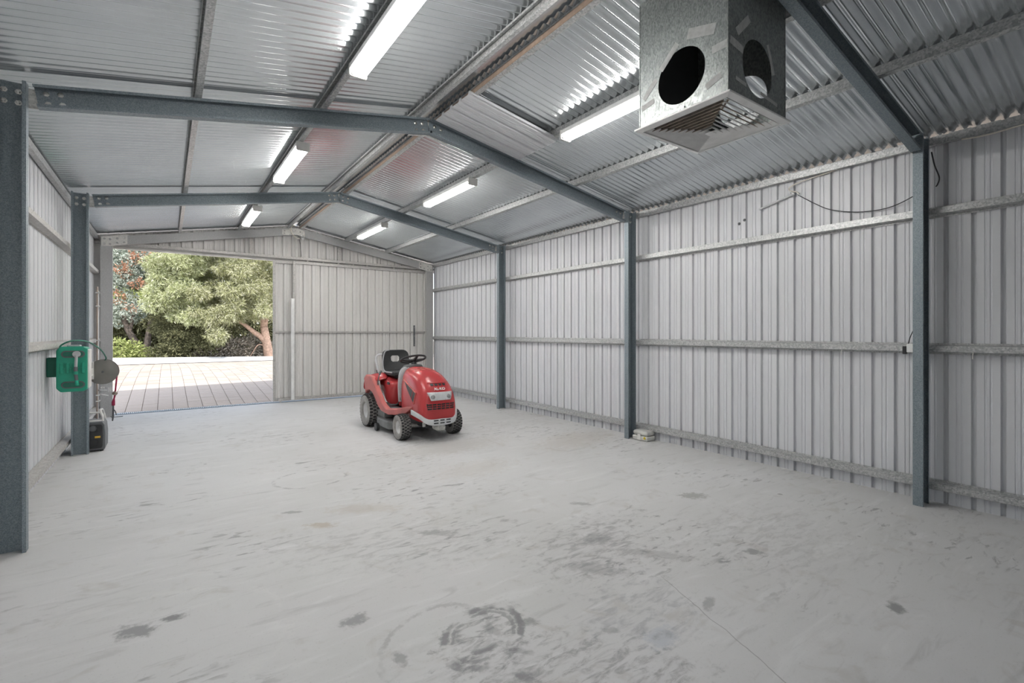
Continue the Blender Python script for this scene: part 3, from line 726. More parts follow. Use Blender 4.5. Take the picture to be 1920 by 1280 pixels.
# ------------------------------------------------------------------ green hose reel on the wall
hr = thing('hose_reel', 'green plastic garden hose reel box mounted on the wall', 'hose reel', (-.755, 6.45, .78))
q = MB(); q.span((-.868, 6.40, .79), (-.640, 6.60, 1.225)); q.build('drum_box', 'green', hr, bevel=.03, seg=4)
q = MB(); q.extrude([(-.118, -.185), (-.085, -.222), (.085, -.222), (.112, -.20), (.112, .20), (.085, .222), (-.085, .222), (-.118, .185)], (-.752, 6.372, 1.008), (-.752, 6.402, 1.008), (1, 0, 0), (0, 0, 1)); q.build('front_cover', 'green', hr, bevel=.010, seg=3)
q = MB(); q.span((-.655, 6.42, .81), (-.628, 6.59, 1.20)); q.build('lit_side', 'offwhite', hr, bevel=.012, seg=3)  # off-white colour paints the light falling on this side of the reel
def stadium(cx, cz, hw, hh, n=8):
    P = []
    for k in range(n+1): a = -PI/2+PI*k/n; P.append((cx+hw-hh+hh*math.cos(a), cz+hh*math.sin(a)))
    for k in range(n+1): a = PI/2+PI*k/n; P.append((cx-hw+hh+hh*math.cos(a), cz+hh*math.sin(a)))
    return P
for zz in (1.155, .855):
    q = MB(); q.extrude(stadium(-.745, zz, .088, .034), (0, 6.366, 0), (0, 6.373, 0), (1, 0, 0), (0, 0, 1)); r_ = q.build('slot_rim', 'dgrey', hr, True)
    q = MB(); q.extrude(stadium(-.745, zz, .076, .023), (0, 6.3645, 0), (0, 6.3665, 0), (1, 0, 0), (0, 0, 1)); q.build('slot_window', 'greend', r_, True)
q = MB(); q.span((-.845, 6.362, 1.012), (-.655, 6.373, 1.022)); q.build('rib', 'green', hr, bevel=.002)
for xx in (-.83, -.785, -.74, -.67):
    q = MB(); q.span((xx-.012, 6.358, .965), (xx+.012, 6.373, 1.070)); q.build('rib', 'green', hr, bevel=.006)
q = MB(); q.tube([(-.718, 6.372, 1.155), (-.718, 6.335, 1.155)], .030, 14); q.tube([(-.718, 6.338, 1.14), (-.722, 6.338, 1.02)], .012, 8); q.build('crank_arm', 'grey', hr, True)
q = MB(); q.tube([(-.722, 6.338, 1.03), (-.722, 6.332, .985)], .016, 10); q.tube([(-.722, 6.334, .96), (-.715, 6.334, .90)], .014, 10); q.build('spray_nozzle', 'dgrey', hr, True)
q = MB(); q.tube([(-.722, 6.334, .988), (-.722, 6.334, .958)], .018, 10); q.tube([(-.715, 6.334, .90), (-.712, 6.334, .85)], .016, 10); q.build('nozzle_collar', 'green', hr, True)
q = MB(); q.span((-.80, 6.45, 1.225), (-.70, 6.54, 1.243)); q.build('mount_bracket', 'grey', hr, bevel=.006)
q = MB(); q.span((-.951, 6.46, .93), (-.868, 6.56, 1.12)); q.build('wall_plate', 'greend', hr, bevel=.008)
P = smoothpath([(-.85, 6.42, 1.20), (-.835, 6.42, 1.245), (-.76, 6.45, 1.285), (-.67, 6.7, 1.27), (-.60, 7.05, 1.18), (-.575, 7.35, 1.08), (-.59, 7.46, 1.04)])
o = MB().tube(P, .0075, 8).build('water_hose', 'hosegreen', None, 'all'); tag(o, 'thin green hose arching over the hose reel to the grey disc reel', 'hose')
# ------------------------------------------------------------------ grey disc air hose reel behind the post
ar = thing('air_hose_reel', 'round grey metal air hose reel on the post behind the hose reel', 'hose reel', (-.62, 7.5, .76))
q = MB(); q.lathe([(0, -.006), (.02, -.010), (.135, -.004), (.145, 0), (.145, .008), (.135, .012), (0, .012)], (-.612, 7.455, .902), (0, 1, 0), 36); q.build('side_plate', 'frame', ar, True); [c for c in ar.children if c.name.startswith('side_plate')][0].data.materials[0] = M['discgrey']
q = MB(); q.lathe([(0, -.014), (.012, -.013), (.014, -.006)], (-.612, 7.455, .902), (0, 1, 0), 12); q.build('hub_cap', 'dgrey', ar, True)
q = MB(); q.tube([(-.612, 7.467, .902), (-.612, 7.60, .902)], .118, 28); q.build('hose_drum', 'hosered', ar, True)
q = MB(); q.lathe([(0, .145), (.145, .145), (.145, .152), (0, .152)], (-.612, 7.455, .902), (0, 1, 0), 36); q.build('side_plate', 'discgrey', ar, True)
q = MB(); q.span((-.712, 7.43, .82), (-.69, 7.63, 1.02)); q.span((-.712, 7.268, .87), (-.695, 7.44, .95)); q.span((-.70, 7.60, .885), (-.60, 7.62, .92)); q.build('mount_bracket', 'offwhite', ar, bevel=.004)
P = smoothpath([(-.50, 7.53, .96), (-.488, 7.53, .92), (-.487, 7.53, .85), (-.497, 7.53, .72), (-.505, 7.53, .63), (-.515, 7.53, .56)])
q = MB(); q.tube(P, .0085, 8); q.build('hose_tail', 'hosered', ar, 'all')
q = MB(); q.ell((-.506, 7.53, .635), (.028, .028, .024), 12, 8); q.build('stop_ball', 'copper', ar, 'all')
q = MB(); q.tube([(-.514, 7.53, .57), (-.520, 7.53, .53), (-.520, 7.53, .49)], [.010, .018, .017], 10); q.build('swivel', 'hosered', ar, True)
q = MB(); q.tube([(-.520, 7.53, .49), (-.522, 7.53, .36), (-.528, 7.53, .305)], [.008, .010, .006], 8); q.tube([(-.515, 7.53, .44), (-.50, 7.53, .415), (-.492, 7.53, .375)], .006, 6); q.tube([(-.545, 7.53, .362), (-.535, 7.53, .350), (-.43, 7.53, .352)], .005, 6); q.build('coupling', 'dgrey', ar, True)
# ------------------------------------------------------------------ water pipes and tap on the hose reel wall
tp = thing('water_tap', 'chrome tap on weathered upright pipes near the door corner', 'tap', (-.85, 9.5, 0))
q = MB(); q.tube([(-.845, 9.52, .02), (-.845, 9.52, 2.05)], .012, 8); q.build('riser_pipe', 'copper', tp, True)
q = MB(); q.tube([(-.845, 9.62, .02), (-.845, 9.62, 1.7)], .009, 8); q.tube([(-.845, 9.70, .9), (-.845, 9.70, 2.0)], .007, 8); q.build('riser_pipe', 'conduit', tp, True)
q = MB(); q.tube([(-.845, 9.55, .50), (-.78, 9.52, .50), (-.70, 9.48, .50)], .014, 8); q.tube([(-.70, 9.48, .47), (-.70, 9.48, .54)], .022, 10); q.tube([(-.76, 9.5, .54), (-.80, 9.50, .54)], .02, 10); q.tube([(-.79, 9.50, .44), (-.71, 9.47, .42)], .008, 8); q.build('tap_body', 'chrome', tp, True)
for zz in (.33, .42, 1.24, 1.75, 1.95):
    q = MB(); q.span((-.86, 9.49, zz), (-.815, 9.66, zz+.018)); q.build('pipe_clip', 'chrome', tp, bevel=.002)
# ------------------------------------------------------------------ black portable power unit
pg = thing('portable_generator', 'black portable power unit with a yellow sticker behind the post', 'generator', (-.70, 7.46, 0))
q = MB(); q.extrude([(-.135, .015), (.115, .015), (.128, .03), (.130, .20), (.122, .30), (.105, .335), (-.12, .335), (-.135, .30)], (-.705, 7.30, 0), (-.705, 7.62, 0), (1, 0, 0), (0, 0, 1)); q.build('housing', 'dgrey', pg, bevel=.014, seg=3)
q = MB(); q.extrude([(-.12, .04), (.095, .04), (.105, .06), (.105, .29), (.09, .31), (-.12, .31)], (-.705, 7.292, 0), (-.705, 7.302, 0), (1, 0, 0), (0, 0, 1)); q.build('front_panel', 'black', pg, bevel=.004)
q = MB(); q.lathe([(0, -.006), (.014, -.006), (.030, -.004), (.034, 0)], (-.685, 7.292, .268), (0, 1, 0), 16); q.build('pull_starter', 'dgrey', pg, True)
for k in range(7):
    q = MB(); q.span((-.662, 7.287, .215+k*.013), (-.632, 7.293, .221+k*.013)); q.build('vent_slot', 'rubber', pg)
q = MB(); q.span((-.668, 7.2895, .158), (-.618, 7.292, .180)); q.build('warning_sticker', 'orange', pg)
q = MB(); q.tube(smoothpath([(-.70, 7.29, .15), (-.65, 7.288, .14), (-.635, 7.288, .11), (-.66, 7.287, .07), (-.70, 7.287, .06)]), .004, 6); q.build('power_lead', 'rubber', pg, True)
q = MB(); q.span((-.82, 7.31, .345), (-.60, 7.33, .362)); q.tube(smoothpath([(-.60, 7.32, .345), (-.602, 7.32, .40), (-.62, 7.36, .445), (-.63, 7.45, .46), (-.62, 7.55, .445), (-.60, 7.59, .34)]), .012, 8); q.tube([(-.81, 7.36, .44), (-.62, 7.36, .44)], .011, 8); q.build('carry_handle', 'offwhite', pg, True)
for xx in (-.80, -.61):
    for yy in (7.34, 7.58):
        q = MB(); q.tube([(xx, yy, 0), (xx, yy, .018)], .016, 10); q.build('foot', 'rubber', pg)

# ------------------------------------------------------------------ ride-on mower (faces -Y)
MX, MY = 2.815, 6.40
mw = thing('ride_on_mower', 'red ride-on lawn mower with black seat parked on the concrete floor', 'mower', (MX, MY, 0))
def cage(rows, name, mat, parent, sub=2, capA=True, capB=True, crease=None):
    """rows of (y, [(x,z)...]) half sections (x>=0, bottom to top centre), mirrored"""
    mb = MB(); V = []; F = []; n = None
    for y, half in rows:
        full = [(-x, z) for x, z in half]+[(x, z) for x, z in reversed(half) if x > 1e-6]
        n = len(full); V += [(MX+x, MY+(y[i] if isinstance(y, (list, tuple)) else y), z) for i, (x, z) in enumerate(full)]
    for j in range(len(rows)-1):
        for i in range(n-1): F.append((j*n+i, j*n+i+1, (j+1)*n+i+1, (j+1)*n+i))
    if capA:
        for i in range(n//2): 
            a, b = i, n-1-i
            if b-a > 2: F.append((b, b-1, a+1, a))
            elif b-a == 2: F.append((b, a+1, a))
    if capB:
        o_ = (len(rows)-1)*n
        for i in range(n//2):
            a, b = o_+i, o_+n-1-i
            if b-a > 2: F.append((a, a+1, b-1, b))
            elif b-a == 2: F.append((a, a+1, b))
    mb.add(V, F); return mb.build(name, mat, parent, 'all', sub=sub)
H = [(-.10, [(.235, .34), (.245, .55), (.225, .80), (.16, .89), (0, .905)]),
     (-.30, [(.250, .30), (.262, .55), (.240, .79), (.165, .885), (0, .902)]),
     (-.52, [(.255, .27), (.268, .52), (.245, .755), (.165, .855), (0, .878)]),
     (-.70, [(.252, .255), (.266, .48), (.242, .685), (.160, .785), (0, .812)]),
     (-.81, [(.243, .25), (.256, .44), (.232, .605), (.150, .695), (0, .722)]),
     (-.875, [(.215, .255), (.226, .41), (.205, .545), (.130, .62), (0, .64)]),
     (-.891, [(.165, .25), (.172, .40), (.158, .51), (.10, .565), (0, .58)]),
     (-.898, [(.085, .25), (.09, .39), (.084, .46), (.055, .495), (0, .50)])]
hood = cage(H, 'hood', 'red', mw, 2)
# dashboard cowl behind the hood
cage([(.07, [(.17, .45), (.185, .65), (.17, .84), (.12, .885), (0, .90)]), (-.06, [(.225, .42), (.237, .62), (.222, .82), (.155, .905), (0, .92)]), (-.13, [(.243, .42), (.252, .62), (.233, .81), (.162, .90), (0, .915)])], 'dash_cowl', 'grey', mw, 2)
cage([(.07, [(.135, .84), (.145, .88), (.13, .905), (.06, .915), (0, .917)]), (-.15, [(.185, .85), (.195, .89), (.175, .918), (.08, .930), (0, .932)])], 'dash_panel', 'dgrey', mw, 1)
bpy.context.view_layer.update()
_hd = hood.evaluated_get(bpy.context.evaluated_depsgraph_get())
def front_y(z, x=0):
    ok, loc, n, i = _hd.ray_cast(Vector((x, -2, z)), Vector((0, 1, 0)))
    return MY+(loc.y if ok else -.6)
def top_z(x, y):
    ok, loc, n, i = _hd.ray_cast(Vector((x, y-MY, 2)), Vector((0, 0, -1)))
    return loc.z if ok else .85
def side_x(s, y, z):
    ok, loc, n, i = _hd.ray_cast(Vector((s*2, y, z)), Vector((-s, 0, 0)))
    return MX+(loc.x if ok else s*.25)
def front_patch(mb, pts, off, thick=.006, n=8):
    """pts: outline (x,z) quad tl,tr,br,bl laid on the hood front"""
    tl, tr, br, bl = pts; V = []; F = []
    for j in range(n+1):
        for i in range(n+1):
            u, v = i/n, j/n
            x = (tl[0]*(1-u)+tr[0]*u)*(1-v)+(bl[0]*(1-u)+br[0]*u)*v
            z = (tl[1]*(1-u)+tr[1]*u)*(1-v)+(bl[1]*(1-u)+br[1]*u)*v
            V.append((MX+x, front_y(z, x)-off, z))
    for j in range(n):
        for i in range(n): a = j*(n+1)+i; F.append((a, a+n+1, a+n+2, a+1))
    return mb.add(V, F)
q = MB(); front_patch(q, [(-.170, .615), (.170, .615), (.135, .515), (-.135, .515)], .006); hp = q.build('headlight_panel', 'lgrey', mw, 'all', solid=.012)
for s in (-1, 1):
    q = MB(); y_ = front_y(.562, .112)-.012
    q.lathe([(0, -.008), (.020, -.006), (.028, 0), (.030, .012)], (MX+s*.112, y_, .562), (-s*.3, 1, -.35), 18); q.build('headlamp', 'lens', hp, True)
q = MB(); q.tube([(MX-.072, front_y(.612, .07)-.012, .612), (MX-.06, front_y(.52, .06)-.012, .52)], .0018, 5); q.tube([(MX+.072, front_y(.612, .07)-.012, .612), (MX+.06, front_y(.52, .06)-.012, .52)], .0018, 5); q.build('panel_seam', 'dgrey', hp)
gp = MB(); front_patch(gp, [(-.190, .480), (.190, .480), (.178, .395), (-.178, .395)], .003); gr = gp.build('grille', 'black', mw, 'all', solid=.006)
for k in range(4):
    zz = .400+.026*k; V = [(MX+x, front_y(zz, x)-.007, zz) for x in np.linspace(-.18, .18, 13)]
    q = MB(); q.tube(V, .0042, 6); q.build('grille_bar', 'red', gr, True)
for x in (-.12, -.06, 0, .06, .12):
    q = MB(); q.tube([(MX+x*k_, front_y(zz, x*k_)-.007, zz) for zz, k_ in ((.481, 1), (.45, .99), (.42, .98), (.396, .97))], .004, 6); q.build('grille_bar', 'red', gr, True)
for k in range(4):
    x = -.084+.056*k; q = MB(); front_patch(q, [(x-.020, .715), (x+.020, .715), (x+.018, .692), (x-.018, .692)], .003, n=2); q.build('intake_slot', 'black', mw, solid=.006)
q = MB(); front_patch(q, [(-.125, .735), (.125, .735), (.13, .720), (-.13, .720)], .006, n=6); q.build('brow_lip', 'red', mw, 'all', solid=.008)
# hood top vents
for r_ in range(3):
    for k in range(4):
        x = -.115+.077*k; y0 = MY-.36-.05*r_
        q = MB(); q.add([(MX+x+dx, y0+dy, top_z(x+dx, y0+dy)+.001) for dx, dy in ((-.032, -.014), (.032, -.014), (.032, .014), (-.032, .014))], [(0, 1, 2, 3)])
        q.build('top_vent', 'red_dust_sheen', mw, solid=.006)
# maker's lettering
tcv = bpy.data.curves.new('lettering', 'FONT'); tcv.body = 'AL-KO'; tcv.size = .052; tcv.align_x = 'CENTER'; tcv.align_y = 'CENTER'; tcv.extrude = .0015; tcv.offset = .0012
tobj = bpy.data.objects.new('lettering_source', tcv); tm = bpy.data.meshes.new_from_object(tobj); bpy.data.objects.remove(tobj)
to_ = bpy.data.objects.new('lettering', tm); COL.objects.link(to_); tm.materials.clear(); tm.materials.append(M['white']); to_.parent = mw
to_.location = Vector((MX, front_y(.655)-.006, .655))-Vector(mw.location); to_.rotation_euler = (math.radians(50), 0, 0)
# side vent (both sides): dark triangular recess with a red fin
for s in (-1, 1):
    tri = [(-.30, .74), (-.70, .60), (-.66, .46)]
    V = [(side_x(s, y, z)+s*.002, MY+y, z) for y, z in tri]; nt_ = 6; VV = []; FF = []
    for i in range(nt_+1):
        for j in range(i+1):
            a = i/nt_; b = j/i if i else 0
            y = tri[0][0]+((tri[1][0]+(tri[2][0]-tri[1][0])*b)-tri[0][0])*a; z = tri[0][1]+((tri[1][1]+(tri[2][1]-tri[1][1])*b)-tri[0][1])*a
            VV.append((side_x(s, y, z)+s*.003, MY+y, z))
    ix = lambda i, j: i*(i+1)//2+j
    for i in range(nt_):
        for j in range(i+1):
            FF.append((ix(i, j), ix(i+1, j), ix(i+1, j+1)))
            if j < i: FF.append((ix(i, j), ix(i+1, j+1), ix(i, j+1)))
    q = MB(); q.add(VV, FF); v_ = q.build('side_vent', 'black', mw, solid=.004)
    for k in (.3, .55, .8):
        a = Vector(V[0]).lerp(Vector(V[1]), k); b = Vector(V[0]).lerp(Vector(V[2]), k)
        q = MB(); q.tube([a+Vector((s*.008, 0, 0)), b+Vector((s*.008, 0, 0))], .006, 5); q.build('vent_fin', 'red', v_, True)
    q = MB(); q.tube([Vector(V[0])+Vector((s*.006, 0, 0)), Vector(V[1])+Vector((s*.006, 0, 0)), Vector(V[2])+Vector((s*.006, 0, 0))], .009, 6); q.build('vent_rim', 'red_dust_sheen', v_, True)
# front bumper
q = MB(); P = smoothpath([(MX-.315, MY-.70, .375), (MX-.255, MY-.82, .325), (MX-.17, MY-.905, .262), (MX, MY-.925, .255), (MX+.17, MY-.905, .262), (MX+.255, MY-.82, .325), (MX+.315, MY-.70, .375)], 5)
V = []; F = []
for i, p_ in enumerate(P):
    hh = .036+.014*max(0, 1-abs(p_.x-MX)/.25); V += [(p_.x, p_.y, p_.z+hh*.7), (p_.x, p_.y-.004, p_.z-hh)]
for i in range(len(P)-1): F.append((2*i, 2*i+1, 2*i+3, 2*i+2))
bu = q.add(V, F).build('bumper', 'lgrey', mw, 'all', solid=.024, bevel=.006)
for zz in (.272, .238):
    for x in (-.085, 0, .085):
        q = MB(); q.span((MX+x-.030, MY-.941, zz-.007), (MX+x+.030, MY-.930, zz+.007)); q.build('bumper_slot', 'black', bu)
# rear body: fenders, seat deck, side sweep
for s in (-1, 1):
    out = [(.74, .745), (.83, .69), (.79, .53), (.755, .455), (.70, .505), (.60, .528), (.47, .50), (.36, .43), (.26, .345), (.12, .285), (-.12, .265), (-.36, .283), (-.50, .32), (-.60, .375), (-.62, .42),
           (-.46, .40), (-.30, .365), (-.10, .345), (.02, .375), (.12, .42), (.24, .53), (.40, .66), (.50, .735)]
    q = MB(); q.extrude(out, (MX+s*.405, MY, 0), (MX+s*.335, MY, 0), (0, 1, 0), (0, 0, 1))
    q.v = [(x-s*.125*min(1, max(0, (-.12-(y-MY))/.40))**1.2, y, z) for x, y, z in q.v]
    q.build('side_sweep', 'red_dust_sheen' if s < 0 else 'red', mw, True, bevel=.018, seg=3)
    # wheel-arch cover
    A = []; F = []
    ar_ = [(.88, .50), (.86, .62), (.80, .70), (.66, .745), (.50, .735), (.40, .66)]
    V = []
    for y, z in ar_: V += [(MX+s*.40, MY+y, z-.02), (MX+s*.30, MY+y, z+.02), (MX+s*.17, MY+y, z+.03)]
    for j in range(len(ar_)-1):
        for i in range(2): a = j*3+i; F.append((a, a+1, a+4, a+3))
    MB().add(V, F).build('fender', 'red', mw, 'all', solid=.02, sub=1)
cage([(.86, [(.16, .50), (.20, .60), (.19, .70), (.12, .74), (0, .745)]), (.60, [(.18, .46), (.21, .58), (.20, .72), (.13, .755), (0, .76)]), (.34, [(.25, .40), (.27, .54), (.25, .67), (.16, .70), (0, .705)]), (.20, [(.24, .33), (.26, .46), (.23, .61), (.14, .645), (0, .65)])], 'seat_pedestal', 'red', mw, 2)
cage([(.26, [(.335, .30), (.335, .33), (.30, .345), (.1, .345), (0, .345)]), (-.30, [(.335, .30), (.335, .33), (.30, .345), (.1, .345), (0, .345)])], 'footwell', 'dgrey', mw, 0)
cage([(.25, [(.17, .30), (.18, .40), (.16, .48), (.09, .50), (0, .50)]), (-.12, [(.17, .30), (.18, .42), (.16, .54), (.09, .58), (0, .58)])], 'tunnel', 'red', mw, 1)
q = MB(); q.span((MX-.16, MY-.80, .16), (MX+.16, MY+.80, .30)); q.build('chassis', 'black', mw, bevel=.01)
q = MB(); q.tube([(MX-.30, MY-.53, .165), (MX+.30, MY-.53, .165)], .022, 8); q.span((MX-.05, MY-.58, .15), (MX+.05, MY-.48, .24)); q.build('front_axle', 'plate', mw)
q = MB(); q.tube([(MX-.30, MY+.62, .23), (MX+.30, MY+.62, .23)], .03, 8); q.build('rear_axle', 'black', mw)
q = MB(); q.tube([(MX-.04, MY-.80, .185), (MX-.02, MY-.86, .175), (MX+.06, MY-.87, .165)], [.045, .05, .04], 10); q.build('muffler', 'plate', mw, True)
q = MB(); q.span((MX-.20, MY-.79, .18), (MX-.09, MY-.775, .25)); q.build('axle_bracket', 'plate', mw, bevel=.004)
# seat
sx0 = MX+.03
st = MB()
def rounded(hw, hh, r, n=5, cx=0, cz=0):
    P = []
    for k, (sx_, sz_) in enumerate(((1, -1), (1, 1), (-1, 1), (-1, -1))):
        for i in range(n+1):
            a = -PI/2+k*PI/2+PI/2*i/n; P.append((cx+sx_*(hw-r)+r*math.cos(a), cz+sz_*(hh-r)+r*math.sin(a)))
    return P
out = rounded(.205, .175, .085, 6); n_ = len(out); hole = []
for x, z in out:
    a = math.atan2(z-.02, x); hole.append((.072*math.cos(a), .045+.056*math.sin(a)))
V = []; F = []
def seaty(z, x): return MY+.655+.16*z+.32*max(0, -z-.08)*-1.0-1.1*x*x*0.55
for k, off in enumerate((0, .055)):
    for P in (out, hole):
        for x, z in P: V.append((sx0+x, seaty(z, x)+off+.02*(0 if P is out else 1)*(1 if k == 0 else -1), .925+z))
for i in range(n_):
    j = (i+1) % n_
    F += [(i, j, n_+j, n_+i), (2*n_+j, 2*n_+i, 3*n_+i, 3*n_+j), (i, 2*n_+i, 2*n_+j, j), (n_+j, 3*n_+j, 3*n_+i, n_+i)]
seat = struct_dummy = None
sb = MB().add(V, F).build('backrest', 'seat', mw, True, bevel=.012, seg=3)
q = MB(); q.extrude(rounded(.21, .215, .09, 6), (sx0, MY+.44, .735), (sx0, MY+.44, .805), (1, 0, 0), (0, 1, 0)); q.build('seat_cushion', 'seat', mw, True, bevel=.022, seg=3)
q = MB(); q.tube(smoothpath([(sx0-.215, MY+.27, .79), (sx0-.218, MY+.50, .79), (sx0-.216, MY+.60, .83), (sx0-.212, MY+.63, .95), (sx0-.17, MY+.655, 1.075), (sx0-.10, MY+.665, 1.10)]), .010, 8); q.build('seat_piping', 'grey', mw, True)
q = MB(); q.span((sx0-.13, MY+.30, .70), (sx0+.13, MY+.58, .737)); q.tube([(sx0-.02, MY+.24, .70), (sx0+.05, MY+.22, .70)], .012, 8); q.build('seat_base', 'black', mw, bevel=.004)
# grab rail behind the seat
q = MB(); q.tube(smoothpath([(MX-.265, MY+.60, .76), (MX-.27, MY+.63, .86), (MX-.275, MY+.67, .97), (MX-.25, MY+.68, 1.02), (MX-.17, MY+.70, 1.035), (MX+.15, MY+.72, 1.035), (MX+.25, MY+.68, .98), (MX+.25, MY+.62, .76)]), .016, 10); q.build('grab_rail', 'lgrey', mw, 'all')
for s in (-1, 1):
    q = MB(); q.tube([(MX+s*.265, MY+.60, .74), (MX+s*.268, MY+.62, .81)], .019, 10); q.build('rail_grip', 'black', mw, True)
# deck lift lever and console
q = MB(); q.span((MX-.345, MY+.20, .56), (MX-.285, MY+.40, .655), ); 
R = Matrix.Rotation(math.radians(38), 3, 'X'); q = MB(); q.box((MX-.36, MY+.33, .575), (.06, .20, .035), R); q.build('lever_console', 'dgrey', mw, bevel=.010)
q = MB(); q.tube(smoothpath([(MX-.36, MY+.35, .585), (MX-.355, MY+.355, .68), (MX-.33, MY+.37, .76), (MX-.30, MY+.385, .81)]), .008, 8); q.tube([(MX-.33, MY+.372, .765), (MX-.30, MY+.386, .815)], .015, 8); q.build('lift_lever', 'dgrey', mw, True)
q = MB(); q.tube([(MX-.235, MY+.26, .64), (MX-.25, MY+.24, .645)], .02, 10); q.build('switch_knob', 'black', mw, True)
# pedals
q = MB(); q.tube(smoothpath([(MX-.15, MY-.08, .45), (MX-.20, MY-.06, .44), (MX-.22, MY-.02, .38), (MX-.27, MY+.02, .37)]), .009, 6); q.box((MX-.28, MY+.02, .372), (.07, .05, .012)); q.box((MX-.18, MY-.09, .46), (.07, .03, .04)); q.build('pedal', 'dgrey', mw)
# steering wheel and column
axs = Vector((0, .35, 1)).normalized(); sc_ = Vector((MX, MY-.055, .995))
q = MB(); q.lathe([(.172+.014*math.cos(a), .014*math.sin(a)) for a in np.linspace(0, 2*PI, 9)[:-1]], sc_, axs, 36, True); sw_ = q.build('steering_wheel', 'black', mw, 'all')
q = MB(); a_ = Vector((1, 0, 0)); b_ = axs.cross(a_)
for an in (.15, PI-.15, PI*1.5): q.tube([sc_-axs*.03, sc_+(a_*math.cos(an)+b_*math.sin(an))*.168], [.026, .013], 8)
q.lathe([(0, .0), (.045, -.008), (.05, -.03), (.03, -.05), (0, -.05)], sc_, axs, 16); q.build('spokes', 'black', sw_, True)
q = MB(); q.tube([sc_-axs*.03, sc_-axs*.13], [.030, .045], 12); q.build('steering_column', 'black', mw, True)
q = MB(); q.tube(smoothpath([(MX-.05, MY-.05, .985), (MX-.02, MY-.03, .95), (MX-.015, MY-.03, .90)]), .006, 6); q.build('throttle_rod', 'chrome', mw, True)
# wheels
def wheel(x, y, R_, W_, rimr, side, nm):
    wv = bpy.data.objects.new(nm, None); 
    prof = [(rimr, -W_*.36), (rimr+.018, -W_*.47), (R_*.80, -W_*.52), (R_*.93, -W_*.47), (R_-.006, -W_*.33), (R_-.004, 0), (R_-.006, W_*.33), (R_*.93, W_*.47), (R_*.80, W_*.52), (rimr+.018, W_*.47), (rimr, W_*.36)]
    c = (x, y, R_)
    q = MB(); q.lathe(prof, c, (1, 0, 0), 36); ty = q.build(nm, 'rubberdust', mw, True)
    # tread blocks
    q = MB(); nb = 30 if R_ > .2 else 26
    for k in range(nb):
        for j, off in enumerate((-.36, -.12, .12, .36)):
            a = 2*PI*(k+(.5 if j % 2 else 0))/nb
            d = Vector((0, math.cos(a), math.sin(a))); rr = R_-.004 if abs(off) < .3 else R_-.010
            R = Matrix.Rotation(a, 3, 'X') @ Matrix.Rotation(.35*(1 if j % 2 else -1), 3, 'Y')
            q.box(Vector(c)+d*rr+Vector((off*W_, 0, 0)), (W_*.20, .016, 2*PI*R_/nb*.62), Matrix.Rotation(a, 3, 'X') @ Matrix.Rotation(.0, 3, 'X'))
    q.build('tread', 'rubber', ty, kind='stuff')
    s = side
    q = MB(); q.lathe([(0, W_*.20), (.025, W_*.20), (.035, W_*.12), (rimr*.62, W_*.10), (rimr*.80, W_*.22), (rimr-.004, W_*.36), (rimr+.004, W_*.38), (rimr+.004, W_*.30)], c, (s, 0, 0), 28); q.build('rim', 'rim', ty, True)
    q = MB(); q.lathe([(0, W_*.26), (.012, W_*.26), (.016, W_*.20)], c, (s, 0, 0), 10); q.build('hub_nut', 'chrome', ty, True)
    q = MB(); q.lathe([(0, -W_*.3), (rimr, -W_*.33)], c, (s, 0, 0), 24); q.build('rim_back', 'black', ty, True)
wheel(MX-.365, MY-.53, .163, .135, .078, -1, 'front_wheel'); wheel(MX+.365, MY-.53, .163, .135, .078, 1, 'front_wheel')
wheel(MX-.365, MY+.62, .232, .20, .105, -1, 'rear_wheel'); wheel(MX+.365, MY+.62, .232, .20, .105, 1, 'rear_wheel')
# cutting deck
out = [(-.30, -.26), (-.18, -.33), (.18, -.33), (.40, -.28), (.44, -.1), (.44, .1), (.40, .28), (.18, .33), (-.18, .33), (-.30, .26)]
q = MB(); q.extrude([(b*1.22, a) for a, b in out], (MX, MY+.06, .065), (MX, MY+.06, .175), (1, 0, 0), (0, 1, 0)); dk = q.build('cutting_deck', 'deck', mw, bevel=.02, seg=3)
q = MB(); q.span((MX-.35, MY+.12, .175), (MX-.22, MY+.42, .265)); q.build('belt_cover', 'deck', mw, bevel=.015)
for s in (-1, 1):
    q = MB(); q.lathe([(0, -.02), (.018, -.022), (.052, -.02), (.056, 0), (.052, .02), (.018, .022), (0, .02)], (MX+s*.43, MY+.20, .056), (1, 0, 0), 20); gw = q.build('gauge_wheel', 'black', dk, True)
    q = MB(); q.span((MX+s*.40-.006, MY+.17, .04), (MX+s*.40+.006, MY+.23, .16)); q.build('gauge_bracket', 'deck', dk)
# rear flap
q = MB(); q.add([(MX-.36, MY+.88, .50), (MX-.20, MY+.90, .50), (MX-.20, MY+1.0, .17), (MX-.40, MY+.98, .17)], [(0, 1, 2, 3)]); q.build('rear_flap', 'grey', mw, solid=.008)

# ------------------------------------------------------------------ trees
def leafmesh(C, N, size, rngx, elong=3.0, droop=.5, per=4, jitter=.35):
    """C: (k,3) sprig centres, N: outward dirs; per elongated leaf quads a sprig"""
    k = len(C); n = k*per
    C = np.repeat(C, per, 0); N = np.repeat(N, per, 0)
    d = N+rngx.normal(0, .75, (n, 3)); d[:, 2] -= droop*rngx.random(n); d /= np.linalg.norm(d, axis=1)[:, None]+1e-9
    r = rngx.normal(0, 1, (n, 3)); s = np.cross(d, r); s /= np.linalg.norm(s, axis=1)[:, None]+1e-9
    L = size*elong*(.6+.8*rngx.random(n))[:, None]; W = size*(.6+.8*rngx.random(n))[:, None]
    base = C+rngx.normal(0, size*jitter*2, (n, 3))
    tip = base+d*L; mid = base+d*L*.45
    V = np.stack([base, mid+s*W*.5, tip, mid-s*W*.5], 1).reshape(-1, 3)
    F = np.arange(n*4).reshape(-1, 4)
    return V, F
